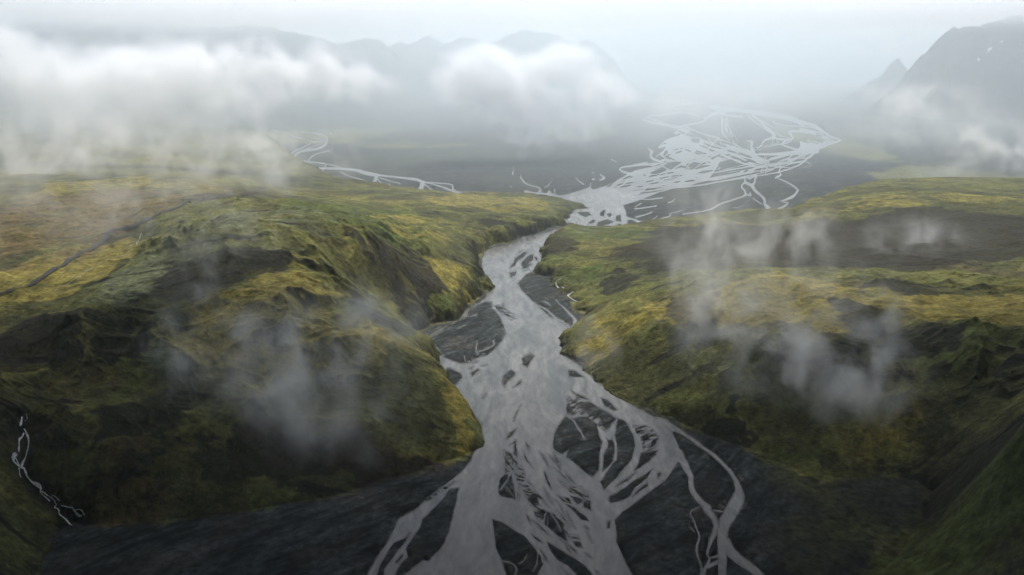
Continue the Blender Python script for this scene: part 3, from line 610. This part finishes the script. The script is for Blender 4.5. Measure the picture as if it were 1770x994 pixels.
# big table mountain on the right, its top lost in the cloud ceiling
mp_ = []
for u, v, d, r in ((1662, 44, 6600, 620), (1690, 34, 6620, 760), (1720, 26, 6650, 850), (1760, 18, 6700, 950), (1800, 10, 6800, 1100), (1880, 0, 6900, 1400), (2100, -10, 6900, 1700)):
    x, y, z = far_pt(u, v, d); mp_.append((x, y, z, r))
mxs, mys, mz = mountain('mountain', mp_[1][0] + 300, 6900, 2400, 2000, mp_, 101, 420, 45, rnd=.1)
x, y, z = far_pt(1556, 88, 8200)
mountain('mountain', x, y, 900, 700, [(x, y, z * .88, 300), (x - 110, y + 50, z * .5, 330), (x + 200, y, z * .6, 420)], 111, 200, 30, fall=1.15, rnd=0)
cp_ = []
for u, v, d, r in ((628, 62, 9000, 900), (600, 70, 9100, 800), (742, 64, 9600, 1000), (800, 64, 9800, 1000), (850, 68, 9600, 900), (912, 52, 9300, 950), (935, 55, 9300, 900), (1010, 70, 9500, 850), (690, 74, 9400, 1000), (560, 80, 9600, 900)):
    x, y, z = far_pt(u, v, d); cp_.append((x, y, z, r))
mountain('mountain', -900, 9500, 2800, 1600, cp_, 121, 400, 28)
lp = []
for u, v, d, r in ((80, 22, 8200, 2300), (250, 30, 8400, 2300), (420, 40, 8700, 2200), (-80, 20, 8200, 2300), (520, 62, 8900, 1500)):
    x, y, z = far_pt(u, v, d); lp.append((x, y, z, r))
mountain('mountain', -4100, 8400, 3600, 2000, lp, 131, 400, 25)

# ------------------------------------------------------------------ things draped on the terrain
def drape(name, pts, widths, mat, lift=.5, cross=3, jit=0, seed=0, world=None, **props):
    W = []
    for u, v in pts:
        x, y, z, t, _ = onto(u, v); W.append((x, y))
    P = np.array(curve(W, 10)); n = len(P)
    # resample evenly
    d = np.r_[0, np.cumsum(np.hypot(*np.diff(P, axis=0).T))]
    m = int(max(d[-1] / 3.0, 8)); s = np.linspace(0, d[-1], m)
    P = np.stack([np.interp(s, d, P[:, 0]), np.interp(s, d, P[:, 1])], 1)
    if jit:
        P += jit * np.stack([fbm(s, s * 0 + seed, 14, 3, seed), fbm(s, s * 0 + seed + 9, 14, 3, seed + 1)], 1)
    T = np.gradient(P, axis=0); T /= np.linalg.norm(T, axis=1)[:, None] + 1e-9
    Nn = np.stack([-T[:, 1], T[:, 0]], 1)
    w = np.interp(np.linspace(0, 1, m), np.linspace(0, 1, len(widths)), widths)
    if jit: w = w * np.clip(1 + .9 * fbm(s, s * 0 + 3, 9, 2, seed + 4), .15, 2.2)
    off = np.linspace(-1, 1, cross)
    co = []
    for k in range(m):
        for o_ in off:
            q = P[k] + Nn[k] * o_ * w[k] / 2
            co.append((q[0], q[1], 0))
    co = np.array(co)
    hz = height(co[:, 0], co[:, 1])
    co[:, 2] = hz + lift
    ii = np.arange(m * cross).reshape(m, cross)
    q = np.stack([ii[:-1, :-1], ii[:-1, 1:], ii[1:, 1:], ii[1:, :-1]], -1).reshape(-1, 4)
    a, b_, c_ = co[q[0, 0]], co[q[0, 1]], co[q[0, 2]]
    if np.cross(b_ - a, c_ - a)[2] < 0: q = q[:, ::-1]
    return co, q
def merge(parts):
    cs, qs, k = [], [], 0
    for c, q in parts: cs.append(c); qs.append(q + k); k += len(c)
    return np.concatenate(cs), np.concatenate(qs)
def plain_mat(name, c, rough, bump=.3, c2=None, sc=.4):
    N = NT(name); co = N.n('ShaderNodeTexCoord').outputs['Object']
    nz = noise_node(N, sc, 5, .6, co)
    cr = N.n('ShaderNodeValToRGB'); N.l(nz.outputs['Fac'], cr.inputs['Fac'])
    cr.color_ramp.elements[0].position = .35; cr.color_ramp.elements[0].color = (*(c2 or [k * .7 for k in c]), 1)
    cr.color_ramp.elements[1].position = .65; cr.color_ramp.elements[1].color = (*c, 1)
    p = N.n('ShaderNodeBsdfPrincipled', Roughness=rough); N.l(cr.outputs[0], p.inputs['Base Color'])
    b = N.n('ShaderNodeBump', Strength=.6, Distance=bump); N.l(nz.outputs['Fac'], b.inputs['Height']); N.l(b.outputs[0], p.inputs['Normal'])
    N.l(p.outputs[0], N.out.inputs['Surface']); return N.m
M_ROAD = plain_mat('dark_gravel_track', (.022, .022, .022), .9)
M_FOAM = plain_mat('white_water', (.85, .87, .87), .5, .5, (.35, .36, .36), .5)
M_STRM = plain_mat('stream_water', (.32, .32, .31), .3, .2, (.2, .2, .19), .2)
M_SNOW = plain_mat('old_snow', (.8, .82, .85), .6)

c, q = drape('road', [(-60, 524), (0, 511), (45, 496), (95, 466), (140, 436), (185, 406), (207, 396), (235, 391), (270, 373), (320, 352), (380, 340), (430, 334), (455, 331)], [8, 8, 8, 8, 8, 7], M_ROAD, 2.6, 5)
link('road', mesh_np('road', c, q), M_ROAD, kind='structure')
st = [drape('s', [(244, 404), (238, 418), (226, 432), (200, 445), (170, 458), (150, 470), (120, 490), (90, 505)], [1.6, 2.0, 1.2, .8, .6, .5], 0, .6, 3, 2, 5)]
link('stream', mesh_np('stream', *merge(st)), M_STRM, kind='structure')
st = [drape('s', [(970, 482), (961, 488), (962, 493), (975, 499)], [3, 2.5, 2], 0, .5, 3, 1, 7), drape('s', [(991, 505), (982, 511), (988, 517), (997, 522)], [2.5, 3, 2.5], 0, .5, 3, 1, 8)]
link('stream', mesh_np('stream', *merge(st)), M_STRM, kind='structure')
def wz(pts): return [(a / 4.142, 700 + b / 4.142) for a, b in pts]
wf = []
for i, (pts, w) in enumerate([([(155, 88), (150, 120), (152, 150), (148, 168)], [1.2, 2.0, 1.6]), ([(190, 78), (192, 110), (180, 125)], [1.2, 1.6, 1.2]), ([(175, 180), (185, 205), (205, 240), (208, 290), (190, 340), (180, 390), (160, 430), (150, 450)], [2.2, 1.6, 2.0, 1.4, 1.8]),
        ([(168, 200), (150, 250), (135, 300), (128, 340)], [1.2, 1.8, 1.2]), ([(115, 355), (88, 375), (90, 400), (115, 425), (140, 450)], [2.0, 2.4, 1.6]), ([(95, 360), (120, 400), (150, 455)], [1.0, 1.6]), ([(145, 460), (148, 500), (152, 528)], [1.2, .8]),
        ([(150, 455), (180, 470), (200, 520), (240, 565), (275, 590), (295, 610), (290, 630), (320, 665), (358, 700)], [2.0, 1.8, 2.6, 3.0, 2.0, 1.4]), ([(250, 560), (285, 575), (292, 600)], [1.4, 1.8]), ([(295, 625), (330, 640), (380, 680), (405, 715), (390, 740)], [1.8, 1.4, 1.0]),
        ([(370, 650), (430, 685)], [1.4, .8]), ([(390, 735), (420, 755), (430, 790), (470, 825), (500, 860), (520, 865)], [1.4, 1.2, 2.0, 2.2]), ([(445, 715), (490, 740), (525, 755), (550, 800), (590, 802)], [1.4, 1.6, 1.4]), ([(530, 765), (570, 755), (608, 795)], [.8, 1.2])]):
    wf.append(drape('w', wz(pts), [k * .85 for k in w], 0, .8, 3, 1.1, 20 + i))
link('waterfall', mesh_np('waterfall', *merge(wf)), M_FOAM, kind='structure')
# snow lying in gullies of the right mountain
def mheight(x, y):
    i = np.clip(np.searchsorted(mys, y) - 1, 0, len(mys) - 2); j = np.clip(np.searchsorted(mxs, x) - 1, 0, len(mxs) - 2)
    a = (x - mxs[j]) / (mxs[j + 1] - mxs[j]); b = (y - mys[i]) / (mys[i + 1] - mys[i])
    return (mz[i, j] * (1 - a) + mz[i, j + 1] * a) * (1 - b) + (mz[i + 1, j] * (1 - a) + mz[i + 1, j + 1] * a) * b
def mhit(u, v):
    t = np.linspace(4500, 9000, 3000); a = (u - CX) / F_PX; b = (CY - v) / F_PX
    x, y, z = a * t, (CP + b * SP) * t, CAM_H + (-SP + b * CP) * t
    h = mheight(x, y); k = np.argmax(z < h) if (z < h).any() else 1500
    return x[k], y[k], h[k]
def snow_patch(u0, v0, u1, v1, w):
    A = np.array(mhit(u0, v0)); B = np.array(mhit(u1, v1)); n = 14
    co = []
    for k in range(n):
        f = k / (n - 1); p = A + (B - A) * f; ww = w * math.sin(math.pi * min(max(f, .04), .96)) * (1 + .3 * math.sin(7 * f + u0))
        dx, dy = (B - A)[:2]; L = math.hypot(dx, dy) + 1e-6
        for s in np.linspace(-1, 1, 5):
            x = p[0] - dy / L * s * ww; y = p[1] + dx / L * s * ww
            co.append((x, y, float(mheight(x, y)) + 4))
    ii = np.arange(n * 5).reshape(n, 5)
    q = np.stack([ii[:-1, :-1], ii[:-1, 1:], ii[1:, 1:], ii[1:, :-1]], -1).reshape(-1, 4)
    return np.array(co), q
link('snow', mesh_np('snow', *merge([snow_patch(1714, 82, 1706, 94, 9), snow_patch(1693, 101, 1690, 107, 10), snow_patch(1733, 70, 1728, 76, 6)])), M_SNOW, kind='structure')
print('things', time.time() - T0)

# ------------------------------------------------------------------ clouds: voxel density authored here, turned into a volume by geometry nodes
_P3 = _perm(11).astype(np.int32)
_g3 = np.random.RandomState(12).normal(size=(256, 3)).astype(np.float32); _g3 /= np.linalg.norm(_g3, axis=1)[:, None]
def perlin3(x, y, z):
    xi = np.floor(x).astype(np.int32); yi = np.floor(y).astype(np.int32); zi = np.floor(z).astype(np.int32)
    xf, yf, zf = [(a - b).astype(np.float32) for a, b in ((x, xi), (y, yi), (z, zi))]
    f = [t * t * t * (t * (t * 6 - 15) + 10) for t in (xf, yf, zf)]
    r = 0
    for i in (0, 1):
        for j in (0, 1):
            for k in (0, 1):
                h = _P3[_P3[_P3[(xi + i) & 255] + ((yi + j) & 255)] + ((zi + k) & 255)]
                g = _g3[h]
                w = (f[0] if i else 1 - f[0]) * (f[1] if j else 1 - f[1]) * (f[2] if k else 1 - f[2])
                r = r + w * (g[..., 0] * (xf - i) + g[..., 1] * (yf - j) + g[..., 2] * (zf - k))
    return r * 1.5
def fbm3(x, y, z, s, o=4, seed=0, g=.55):
    r = 0; a = 1; f = 1 / s
    for i in range(o):
        r = r + a * perlin3(x * f + seed * 7.3, y * f + seed * 3.1 + i * 4.4, z * f - seed * 2.2 + i * 8.1); a *= g; f *= 2.1
    return r

def cloud_material(name, density, aniso=.35, color=(1, 1, 1)):
    N = NT(name)
    v = N.n('ShaderNodeVolumePrincipled', Density=density, Anisotropy=aniso)
    v.inputs['Color'].default_value = (*color, 1); v.inputs['Density Attribute'].default_value = 'density'
    N.l(v.outputs[0], N.out.inputs['Volume'])
    return N.m

def cloud(name, puffs, dens, cell, label, group=None, stretch=1.0, wob=1.15, grain=1.0, aniso=.55, seed=1, thr=.12, soft=.35, cat='cloud'):
    """puffs: (u, v, distance, radius across, radius up, radius deep, weight); radii across and up in survey units at that distance"""
    C_ = []
    for u, v, d, ru, rv, rd, w in puffs:
        x, y, z = far_pt(u, v, d); s = math.hypot(x, y) / F_PX
        C_.append((x, y, z, ru * s, rd, rv * s, w))
    C_ = np.array(C_)
    if cat == 'mist': C_[:, [3, 5]] *= 1.45; C_[:, 4] *= .9
    m = 1.45
    lo = (C_[:, :3] - C_[:, 3:6] * m).min(0); hi = (C_[:, :3] + C_[:, 3:6] * m).max(0)
    cn = (lo + hi) / 2; lo -= cn; hi -= cn
    n = np.maximum(((hi - lo) / cell).astype(int), 8)
    ax = [np.linspace(lo[i], hi[i], n[i]).astype(np.float32) for i in range(3)]
    gx, gy, gz = np.meshgrid(*ax, indexing='ij')
    Xw, Yw, Zw = gx + cn[0], gy + cn[1], gz + cn[2]
    ms = np.median(C_[:, 3:6])
    n1 = fbm3(Xw, Yw, Zw / stretch, ms * 1.0 * grain, 5, seed, .58)
    n2 = fbm3(Xw, Yw, Zw / stretch, ms * 1.5 * grain, 2, seed + 5)
    n3 = fbm3(Xw, Yw, Zw / stretch, ms * 1.5 * grain, 2, seed + 9)
    acc = np.zeros_like(gx)
    for x, y, z, rx, ry, rz, w in C_:
        q = ((Xw - x + n2 * rx * .5) / rx) ** 2 + ((Yw - y) / ry) ** 2 + ((Zw - z + n3 * rz * .5) / rz) ** 2
        acc = acc + w * np.exp(-q * 1.4)
    if cat == 'mist':
        n4 = fbm3(Xw + n2 * ms * .5, Yw, Zw / stretch + n3 * ms * .5, ms * .9 * grain, 6, seed + 20, .62)
        D = np.clip(acc, 0, 1.1) * np.clip(.34 + 1.9 * n4, 0, 3)
    else:
        D = np.clip((acc + n1 * wob * np.clip(acc * 1.5, 0, 1) * .8 - thr) / soft, 0, None)
        D = np.minimum(D, 3.0) * np.clip(acc, 0, 1.2)
    e = np.ones_like(D)
    for a in range(3):
        sh = [1, 1, 1]; sh[a] = n[a]
        k = np.minimum(np.arange(n[a]), n[a] - 1 - np.arange(n[a])) / (n[a] * .08 + 1)
        e = e * np.clip(k, 0, 1).reshape(sh)
    D = (D * e).astype(np.float32)
    o = volume_object(name, D, lo, hi, cn, dens, aniso, (1, .985, .955) if cat == 'mist' else (1, 1, 1))
    o['label'] = label; o['category'] = cat
    if group: o['group'] = group
    print(name, n, D.size, round(float(D.mean()), 3), time.time() - T0)
    return o

def grid_volume(name, lo, hi, n, fn, dens, aniso, props, tint=(1, 1, 1)):
    lo = np.array(lo, float); hi = np.array(hi, float); cn = (lo + hi) / 2
    ax = [np.linspace(lo[i], hi[i], n[i]).astype(np.float32) for i in range(3)]
    gx, gy, gz = np.meshgrid(*ax, indexing='ij')
    D = fn(gx, gy, gz).astype(np.float32)
    o = volume_object(name, D, lo - cn, hi - cn, cn, dens, aniso, tint)
    for k, v in props.items(): o[k] = v
    return o

def volume_object(name, D, lo, hi, cn, dens, aniso, tint=(1, 1, 1)):
    n = D.shape
    ax = [np.linspace(lo[i], hi[i], n[i]).astype(np.float32) for i in range(3)]
    gx, gy, gz = np.meshgrid(*ax, indexing='ij')
    me = bpy.data.meshes.new(name + '_cells')
    me.vertices.add(D.size)
    at = me.attributes.new('rho', 'FLOAT', 'POINT'); at.data.foreach_set('value', D.ravel())
    # all the cells sit inside the cloud; the volume is grown from them
    me.vertices.foreach_set('co', np.stack([gx.ravel(), gy.ravel(), gz.ravel()], 1).astype(np.float32).ravel())
    ng = bpy.data.node_groups.new(name + '_volume', 'GeometryNodeTree')
    ng.interface.new_socket('Geometry', in_out='INPUT', socket_type='NodeSocketGeometry'); ng.interface.new_socket('Geometry', in_out='OUTPUT', socket_type='NodeSocketGeometry')
    A = ng.nodes.new; L = ng.links.new
    gi = A('GeometryNodeObjectInfo'); gi.transform_space = 'ORIGINAL'; go = A('NodeGroupOutput'); vc = A('GeometryNodeVolumeCube'); pos = A('GeometryNodeInputPosition')
    vc.inputs['Min'].default_value = lo.tolist(); vc.inputs['Max'].default_value = hi.tolist()
    for i, k in enumerate(('Resolution X', 'Resolution Y', 'Resolution Z')): vc.inputs[k].default_value = int(n[i])
    sb = A('ShaderNodeVectorMath'); sb.operation = 'SUBTRACT'; sb.inputs[1].default_value = lo.tolist(); L(pos.outputs[0], sb.inputs[0])
    st = [(hi[i] - lo[i]) / (n[i] - 1) for i in range(3)]
    dv = A('ShaderNodeVectorMath'); dv.operation = 'DIVIDE'; dv.inputs[1].default_value = st; L(sb.outputs[0], dv.inputs[0])
    ad = A('ShaderNodeVectorMath'); ad.operation = 'ADD'; ad.inputs[1].default_value = (.5, .5, .5); L(dv.outputs[0], ad.inputs[0])
    fl = A('ShaderNodeVectorMath'); fl.operation = 'FLOOR'; L(ad.outputs[0], fl.inputs[0])
    dt = A('ShaderNodeVectorMath'); dt.operation = 'DOT_PRODUCT'; dt.inputs[1].default_value = (int(n[1] * n[2]), int(n[2]), 1); L(fl.outputs[0], dt.inputs[0])
    si = A('GeometryNodeSampleIndex'); si.data_type = 'FLOAT'; si.domain = 'POINT'; si.clamp = True
    na = A('GeometryNodeInputNamedAttribute'); na.data_type = 'FLOAT'; na.inputs['Name'].default_value = 'rho'
    L(gi.outputs['Geometry'], si.inputs['Geometry']); L(na.outputs['Attribute'], si.inputs['Value']); L(dt.outputs['Value'], si.inputs['Index'])
    L(si.outputs[0], vc.inputs['Density'])
    mt = cloud_material(name + '_vapour', dens, aniso, tint)
    sm = A('GeometryNodeSetMaterial'); sm.inputs['Material'].default_value = mt
    L(vc.outputs[0], sm.inputs[0]); L(sm.outputs[0], go.inputs[0])
    src = bpy.data.objects.new(name + '_cells', me); gi.inputs['Object'].default_value = src   # never placed in the scene
    vol = bpy.data.volumes.new(name)
    o = link(name, vol, mt)
    o.location = cn.tolist()
    md = o.modifiers.new('volume', 'NODES'); md.node_group = ng
    return o

CLOUDS = True
SHADE_DECK_D = .046
if CLOUDS:
    cloud('cloud_bank', [(-60, 100, 2950, 80, 50, 120, 1), (20, 95, 3000, 62, 48, 120, 1.1), (90, 115, 2900, 60, 40, 110, 1), (150, 135, 2850, 60, 40, 110, .9), (215, 112, 2900, 52, 42, 120, 1.1), (290, 112, 2950, 60, 44, 120, 1.2), (360, 108, 2950, 52, 42, 110, 1.1), (440, 100, 3050, 56, 38, 120, 1),
                         (505, 120, 3050, 50, 36, 120, .9), (565, 108, 3100, 44, 36, 110, 1), (620, 128, 3150, 44, 30, 110, .9), (675, 150, 3250, 36, 20, 90, .8), (20, 165, 2900, 90, 40, 110, .9), (130, 190, 2850, 90, 45, 110, .85), (230, 175, 2850, 80, 45, 110, 1),
                         (320, 170, 2850, 80, 45, 110, .8), (410, 165, 2950, 70, 36, 110, .7), (500, 165, 3000, 70, 28, 100, .6), (590, 165, 3100, 60, 22, 100, .6), (250, 215, 2800, 90, 40, 100, .45), (80, 225, 2800, 90, 35, 100, .45), (380, 210, 2850, 60, 35, 100, .5)], .0062, 9,
          'long thick white cloud bank lying across the upper left', seed=1, grain=.75, aniso=.68, wob=1.5, soft=.3, thr=.15)
    cloud('cloud_bank', [(790, 125, 3900, 40, 32, 120, 1), (840, 108, 3950, 42, 30, 120, 1.1), (890, 122, 3950, 48, 36, 130, 1.1), (950, 110, 4000, 44, 32, 120, 1), (995, 105, 4050, 36, 30, 120, 1), (1035, 140, 4050, 44, 36, 120, .9), (1080, 165, 4050, 36, 26, 110, .7), (820, 160, 3850, 60, 34, 120, .9),
                         (900, 172, 3850, 70, 42, 120, 1), (980, 172, 3900, 66, 42, 120, 1), (930, 215, 3750, 70, 34, 110, .8), (1005, 220, 3800, 54, 28, 110, .7), (890, 250, 3600, 60, 28, 100, .5)], .0078, 11,
          'rounded white cloud in the middle, below the distant peaks', seed=2, grain=.75, aniso=.68, wob=1.5, soft=.3, thr=.15)
    cloud('mist', [(40, 250, 2300, 80, 40, 100, .8), (120, 255, 2300, 60, 40, 100, .9), (180, 255, 2250, 40, 50, 100, 1), (300, 245, 2250, 50, 50, 100, .9), (430, 255, 2200, 28, 50, 90, 1.1), (470, 235, 2300, 36, 40, 90, .9), (340, 280, 2100, 80, 28, 90, .6), (500, 290, 2000, 36, 28, 80, .7), (590, 262, 2600, 30, 24, 90, .7), (420, 300, 1950, 60, 26, 80, .6), (240, 290, 2000, 80, 26, 90, .5)], .0062, 7,
          'grey veils of mist hanging below the long left cloud bank', group=None, stretch=1.3, seed=3, grain=1.0, cat='mist')
    cloud('mist', [(520, 640, 800, 60, 60, 36, 1), (560, 600, 830, 60, 55, 36, .8), (480, 690, 780, 50, 50, 36, .7), (560, 720, 760, 70, 60, 36, .5), (640, 620, 850, 50, 60, 36, .6), (420, 590, 850, 60, 45, 36, .6), (610, 530, 900, 50, 40, 36, .6), (690, 560, 900, 36, 50, 36, .45),
                   (360, 640, 800, 50, 50, 36, .35), (640, 700, 800, 60, 60, 36, .35)], .0150, 3,
          'pale torn mist drifting over the yellow knoll on the left hillside', stretch=1.4, seed=4, grain=1.1, cat='mist')
    cloud('mist', [(345, 490, 1100, 20, 28, 30, 1), (350, 440, 1150, 40, 40, 30, .5), (400, 400, 1250, 60, 30, 40, .4)], .009, 3.5, 'faint puff of mist above the dark hollow on the left hill', seed=5, cat='mist')
    cloud('mist', [(300, 570, 820, 24, 34, 24, .9), (310, 620, 800, 30, 40, 24, .8), (275, 600, 820, 24, 24, 24, .5), (370, 540, 850, 30, 30, 24, .4)], .010, 3, 'thin mist wisp left of the yellow knoll', stretch=1.5, seed=6, cat='mist')
    cloud('mist', [(80, 350, 1500, 110, 28, 70, .7), (230, 350, 1500, 90, 35, 70, .8), (330, 330, 1500, 60, 28, 70, .6), (130, 410, 1250, 100, 26, 60, .5), (30, 300, 1700, 80, 30, 80, .7), (420, 380, 1400, 50, 30, 60, .4)], .0042, 6, 'brownish thin veil of mist over the far left plateau and its track', stretch=1.3, seed=16, grain=1.2, cat='mist')
    cloud('mist', [(1240, 420, 1300, 36, 50, 50, .9), (1320, 420, 1300, 40, 40, 50, .8), (1410, 440, 1250, 26, 45, 44, 1.1), (1390, 400, 1300, 30, 30, 44, .7), (1220, 490, 1200, 40, 50, 44, .9), (1240, 350, 1700, 26, 40, 60, .5), (1190, 400, 1400, 36, 50, 50, .5), (1300, 480, 1150, 60, 30, 44, .45), (1160, 460, 1250, 36, 40, 44, .4)], .0115, 4,
          'smoky mist rising over the crest of the right hill', stretch=1.4, seed=7, grain=1.1, cat='mist')
    cloud('mist', [(1260, 540, 1000, 50, 40, 40, .9), (1330, 590, 950, 60, 45, 40, 1), (1390, 630, 900, 60, 40, 40, 1), (1470, 670, 850, 60, 36, 36, .9), (1530, 700, 850, 36, 22, 36, .6), (1510, 560, 950, 30, 60, 40, 1), (1500, 620, 900, 40, 50, 40, .7), (1430, 580, 950, 40, 50, 40, .5), (1550, 650, 850, 24, 40, 36, .6), (1340, 510, 1050, 60, 30, 44, .45), (1220, 580, 950, 40, 40, 40, .4)], .0155, 3.2,
          'large trailing mist over the slope of the right hill', stretch=1.2, seed=8, grain=1.1, cat='mist')
    cloud('mist', [(1035, 605, 1000, 26, 28, 30, 1), (1015, 575, 1000, 20, 20, 30, .7)], .014, 2.6, 'small mist wisp by the right river bank', seed=9, cat='mist')
    cloud('mist', [(1540, 170, 3300, 50, 16, 90, .9), (1600, 180, 3300, 50, 18, 90, .9), (1650, 205, 3200, 40, 20, 90, .9), (1700, 235, 3100, 40, 22, 90, .8), (1750, 265, 3000, 40, 24, 90, .8), (1800, 290, 3000, 40, 24, 90, .8), (1560, 230, 3200, 70, 22, 90, .5), (1680, 270, 3000, 60, 30, 90, .35)], .0062, 9,
          'slanting band of mist before the large right mountain', seed=10, grain=1.5, wob=1.2, cat='mist')
    cloud('mist', [(1590, 405, 1700, 30, 30, 80, .7), (1560, 430, 1600, 26, 24, 80, .8), (1640, 415, 1700, 40, 18, 80, .5), (1500, 420, 1700, 50, 25, 80, .3)], .006, 5, 'faint mist over the dark basin on the right', seed=11, grain=1.1, wob=1.2, cat='mist')
    cloud('mist', [(1190, 165, 4200, 40, 25, 250, .6), (1260, 170, 4200, 50, 22, 250, .6), (1150, 190, 4200, 50, 22, 250, .5), (1330, 165, 4400, 40, 18, 250, .4), (1180, 220, 4000, 40, 18, 200, .35), (1260, 200, 4000, 90, 30, 200, .3)], .0028, 15, 'bright veil of mist over the braided river fan', seed=12, wob=1.2, cat='mist')
    # overcast deck that closes off the summits
    cloud('shade_deck', [(200, 8, 6500, 420, 36, 900, .8), (700, 0, 7000, 420, 34, 900, .8), (1200, -5, 7500, 450, 40, 900, .9), (1700, 5, 6300, 380, 36, 900, 1), (40, 30, 4000, 60, 40, 300, .3), (450, 8, 6500, 380, 38, 800, .9), (0, 8, 6000, 300, 40, 800, .8), (1400, 0, 7000, 400, 36, 900, .9)], .0010, 50, 'low grey cloud deck across the whole sky, hiding the summits', seed=13, grain=3, cat='cloud')

if CLOUDS:
    def far_air(x, y, z):
        d = sstep(1500, 4200, y) * (.72 + .6 * np.exp(-((x / np.maximum(y, 1) - .14) / .24) ** 2))
        n = 1 + .5 * fbm3(x, y, z, 1500, 3, 31)
        top = 1 - sstep(600, 1000, z)
        return d * n * top
    grid_volume('haze_bank', (-9000, 1500, -10), (9000, 13000, 1100), (90, 70, 16), far_air, .00028, .6, dict(kind='stuff'), (.90, .97, 1.0))
    def deck(x, y, z):  # cloud added overhead, out of view, to shade the foreground
        n = .9 + .8 * fbm3(x, y, z, 700, 4, 41)
        e = sstep(1800, 1050, y) * sstep(-1700, -1000, y) * sstep(820, 950, z) * sstep(1500, 1350, z)
        return np.clip(n, 0, 2) * e
    grid_volume('shade_deck', (-2800, -1700, 800), (2800, 2300, 1500), (90, 70, 20), deck, SHADE_DECK_D, .6,
                dict(label='added unseen overcast deck that shades the near end of the valley', category='cloud'))

# ------------------------------------------------------------------ haze, sky, sun, camera
HX, HY0, HY1, HTOP = 16000, -1500, 30500, 1150
hz = bpy.data.meshes.new('haze')
v8 = [(x, y, z) for z in (-16, HTOP) for y in (HY0, HY1) for x in (-HX * 2, HX * 2)]
hz.from_pydata(v8, [], [(0, 2, 3, 1), (4, 5, 7, 6), (0, 1, 5, 4), (2, 6, 7, 3), (0, 4, 6, 2), (1, 3, 7, 5)]); hz.update()
N = NT('haze_air')
HAZE_D = .00004
v = N.n('ShaderNodeVolumePrincipled', Density=HAZE_D, Anisotropy=.45); v.inputs['Color'].default_value = (.965, 1.0, .985, 1)
N.l(v.outputs[0], N.out.inputs['Volume'])
link('haze', hz, N.m, kind='stuff')

SUN_EL, SUN_AZ = R(56), R(6)          # ahead of the camera, a little right
sc = bpy.context.scene
W = bpy.data.worlds.new('World'); sc.world = W; W.use_nodes = True
nt = W.node_tree; nt.nodes.clear()
sky = nt.nodes.new('ShaderNodeTexSky'); sky.sky_type = 'NISHITA'; sky.sun_disc = False
sky.sun_elevation = SUN_EL; sky.sun_rotation = SUN_AZ; sky.air_density = 1.0; sky.dust_density = 1.6; sky.ozone_density = .5
bg = nt.nodes.new('ShaderNodeBackground'); bg.inputs['Strength'].default_value = .085
wo = nt.nodes.new('ShaderNodeOutputWorld'); nt.links.new(sky.outputs[0], bg.inputs[0]); nt.links.new(bg.outputs[0], wo.inputs[0])
sl = bpy.data.lights.new('sun', 'SUN'); sl.energy = 2.2; sl.angle = R(20); sl.color = (1, .955, .87)
so = bpy.data.objects.new('sun', sl); coll.objects.link(so)
from mathutils import Vector
d = Vector((math.sin(SUN_AZ) * math.cos(SUN_EL), math.cos(SUN_AZ) * math.cos(SUN_EL), math.sin(SUN_EL)))
so.rotation_euler = d.to_track_quat('Z', 'Y').to_euler(); so.location = (0, 0, 900)

cd = bpy.data.cameras.new('camera'); co_ = bpy.data.objects.new('camera', cd); coll.objects.link(co_)
co_.location = (0, 0, CAM_H); co_.rotation_euler = (R(90) - PITCH, 0, 0)
cd.sensor_width = 36; cd.lens = 36 * F_PX / 1770; cd.clip_start = 1; cd.clip_end = 120000
sc.camera = co_
sc.view_settings.view_transform = 'Standard'; sc.view_settings.look = 'None'; sc.view_settings.exposure = .97; sc.view_settings.gamma = 1; sc.view_settings.use_curve_mapping = False
cy = sc.cycles
cy.volume_bounces = 12; cy.max_bounces = 14; cy.adaptive_threshold = .03; cy.diffuse_bounces = 2; cy.glossy_bounces = 2; cy.volume_step_rate = 2.0; cy.volume_max_steps = 256
cy.use_denoising = True
print('done', time.time() - T0)
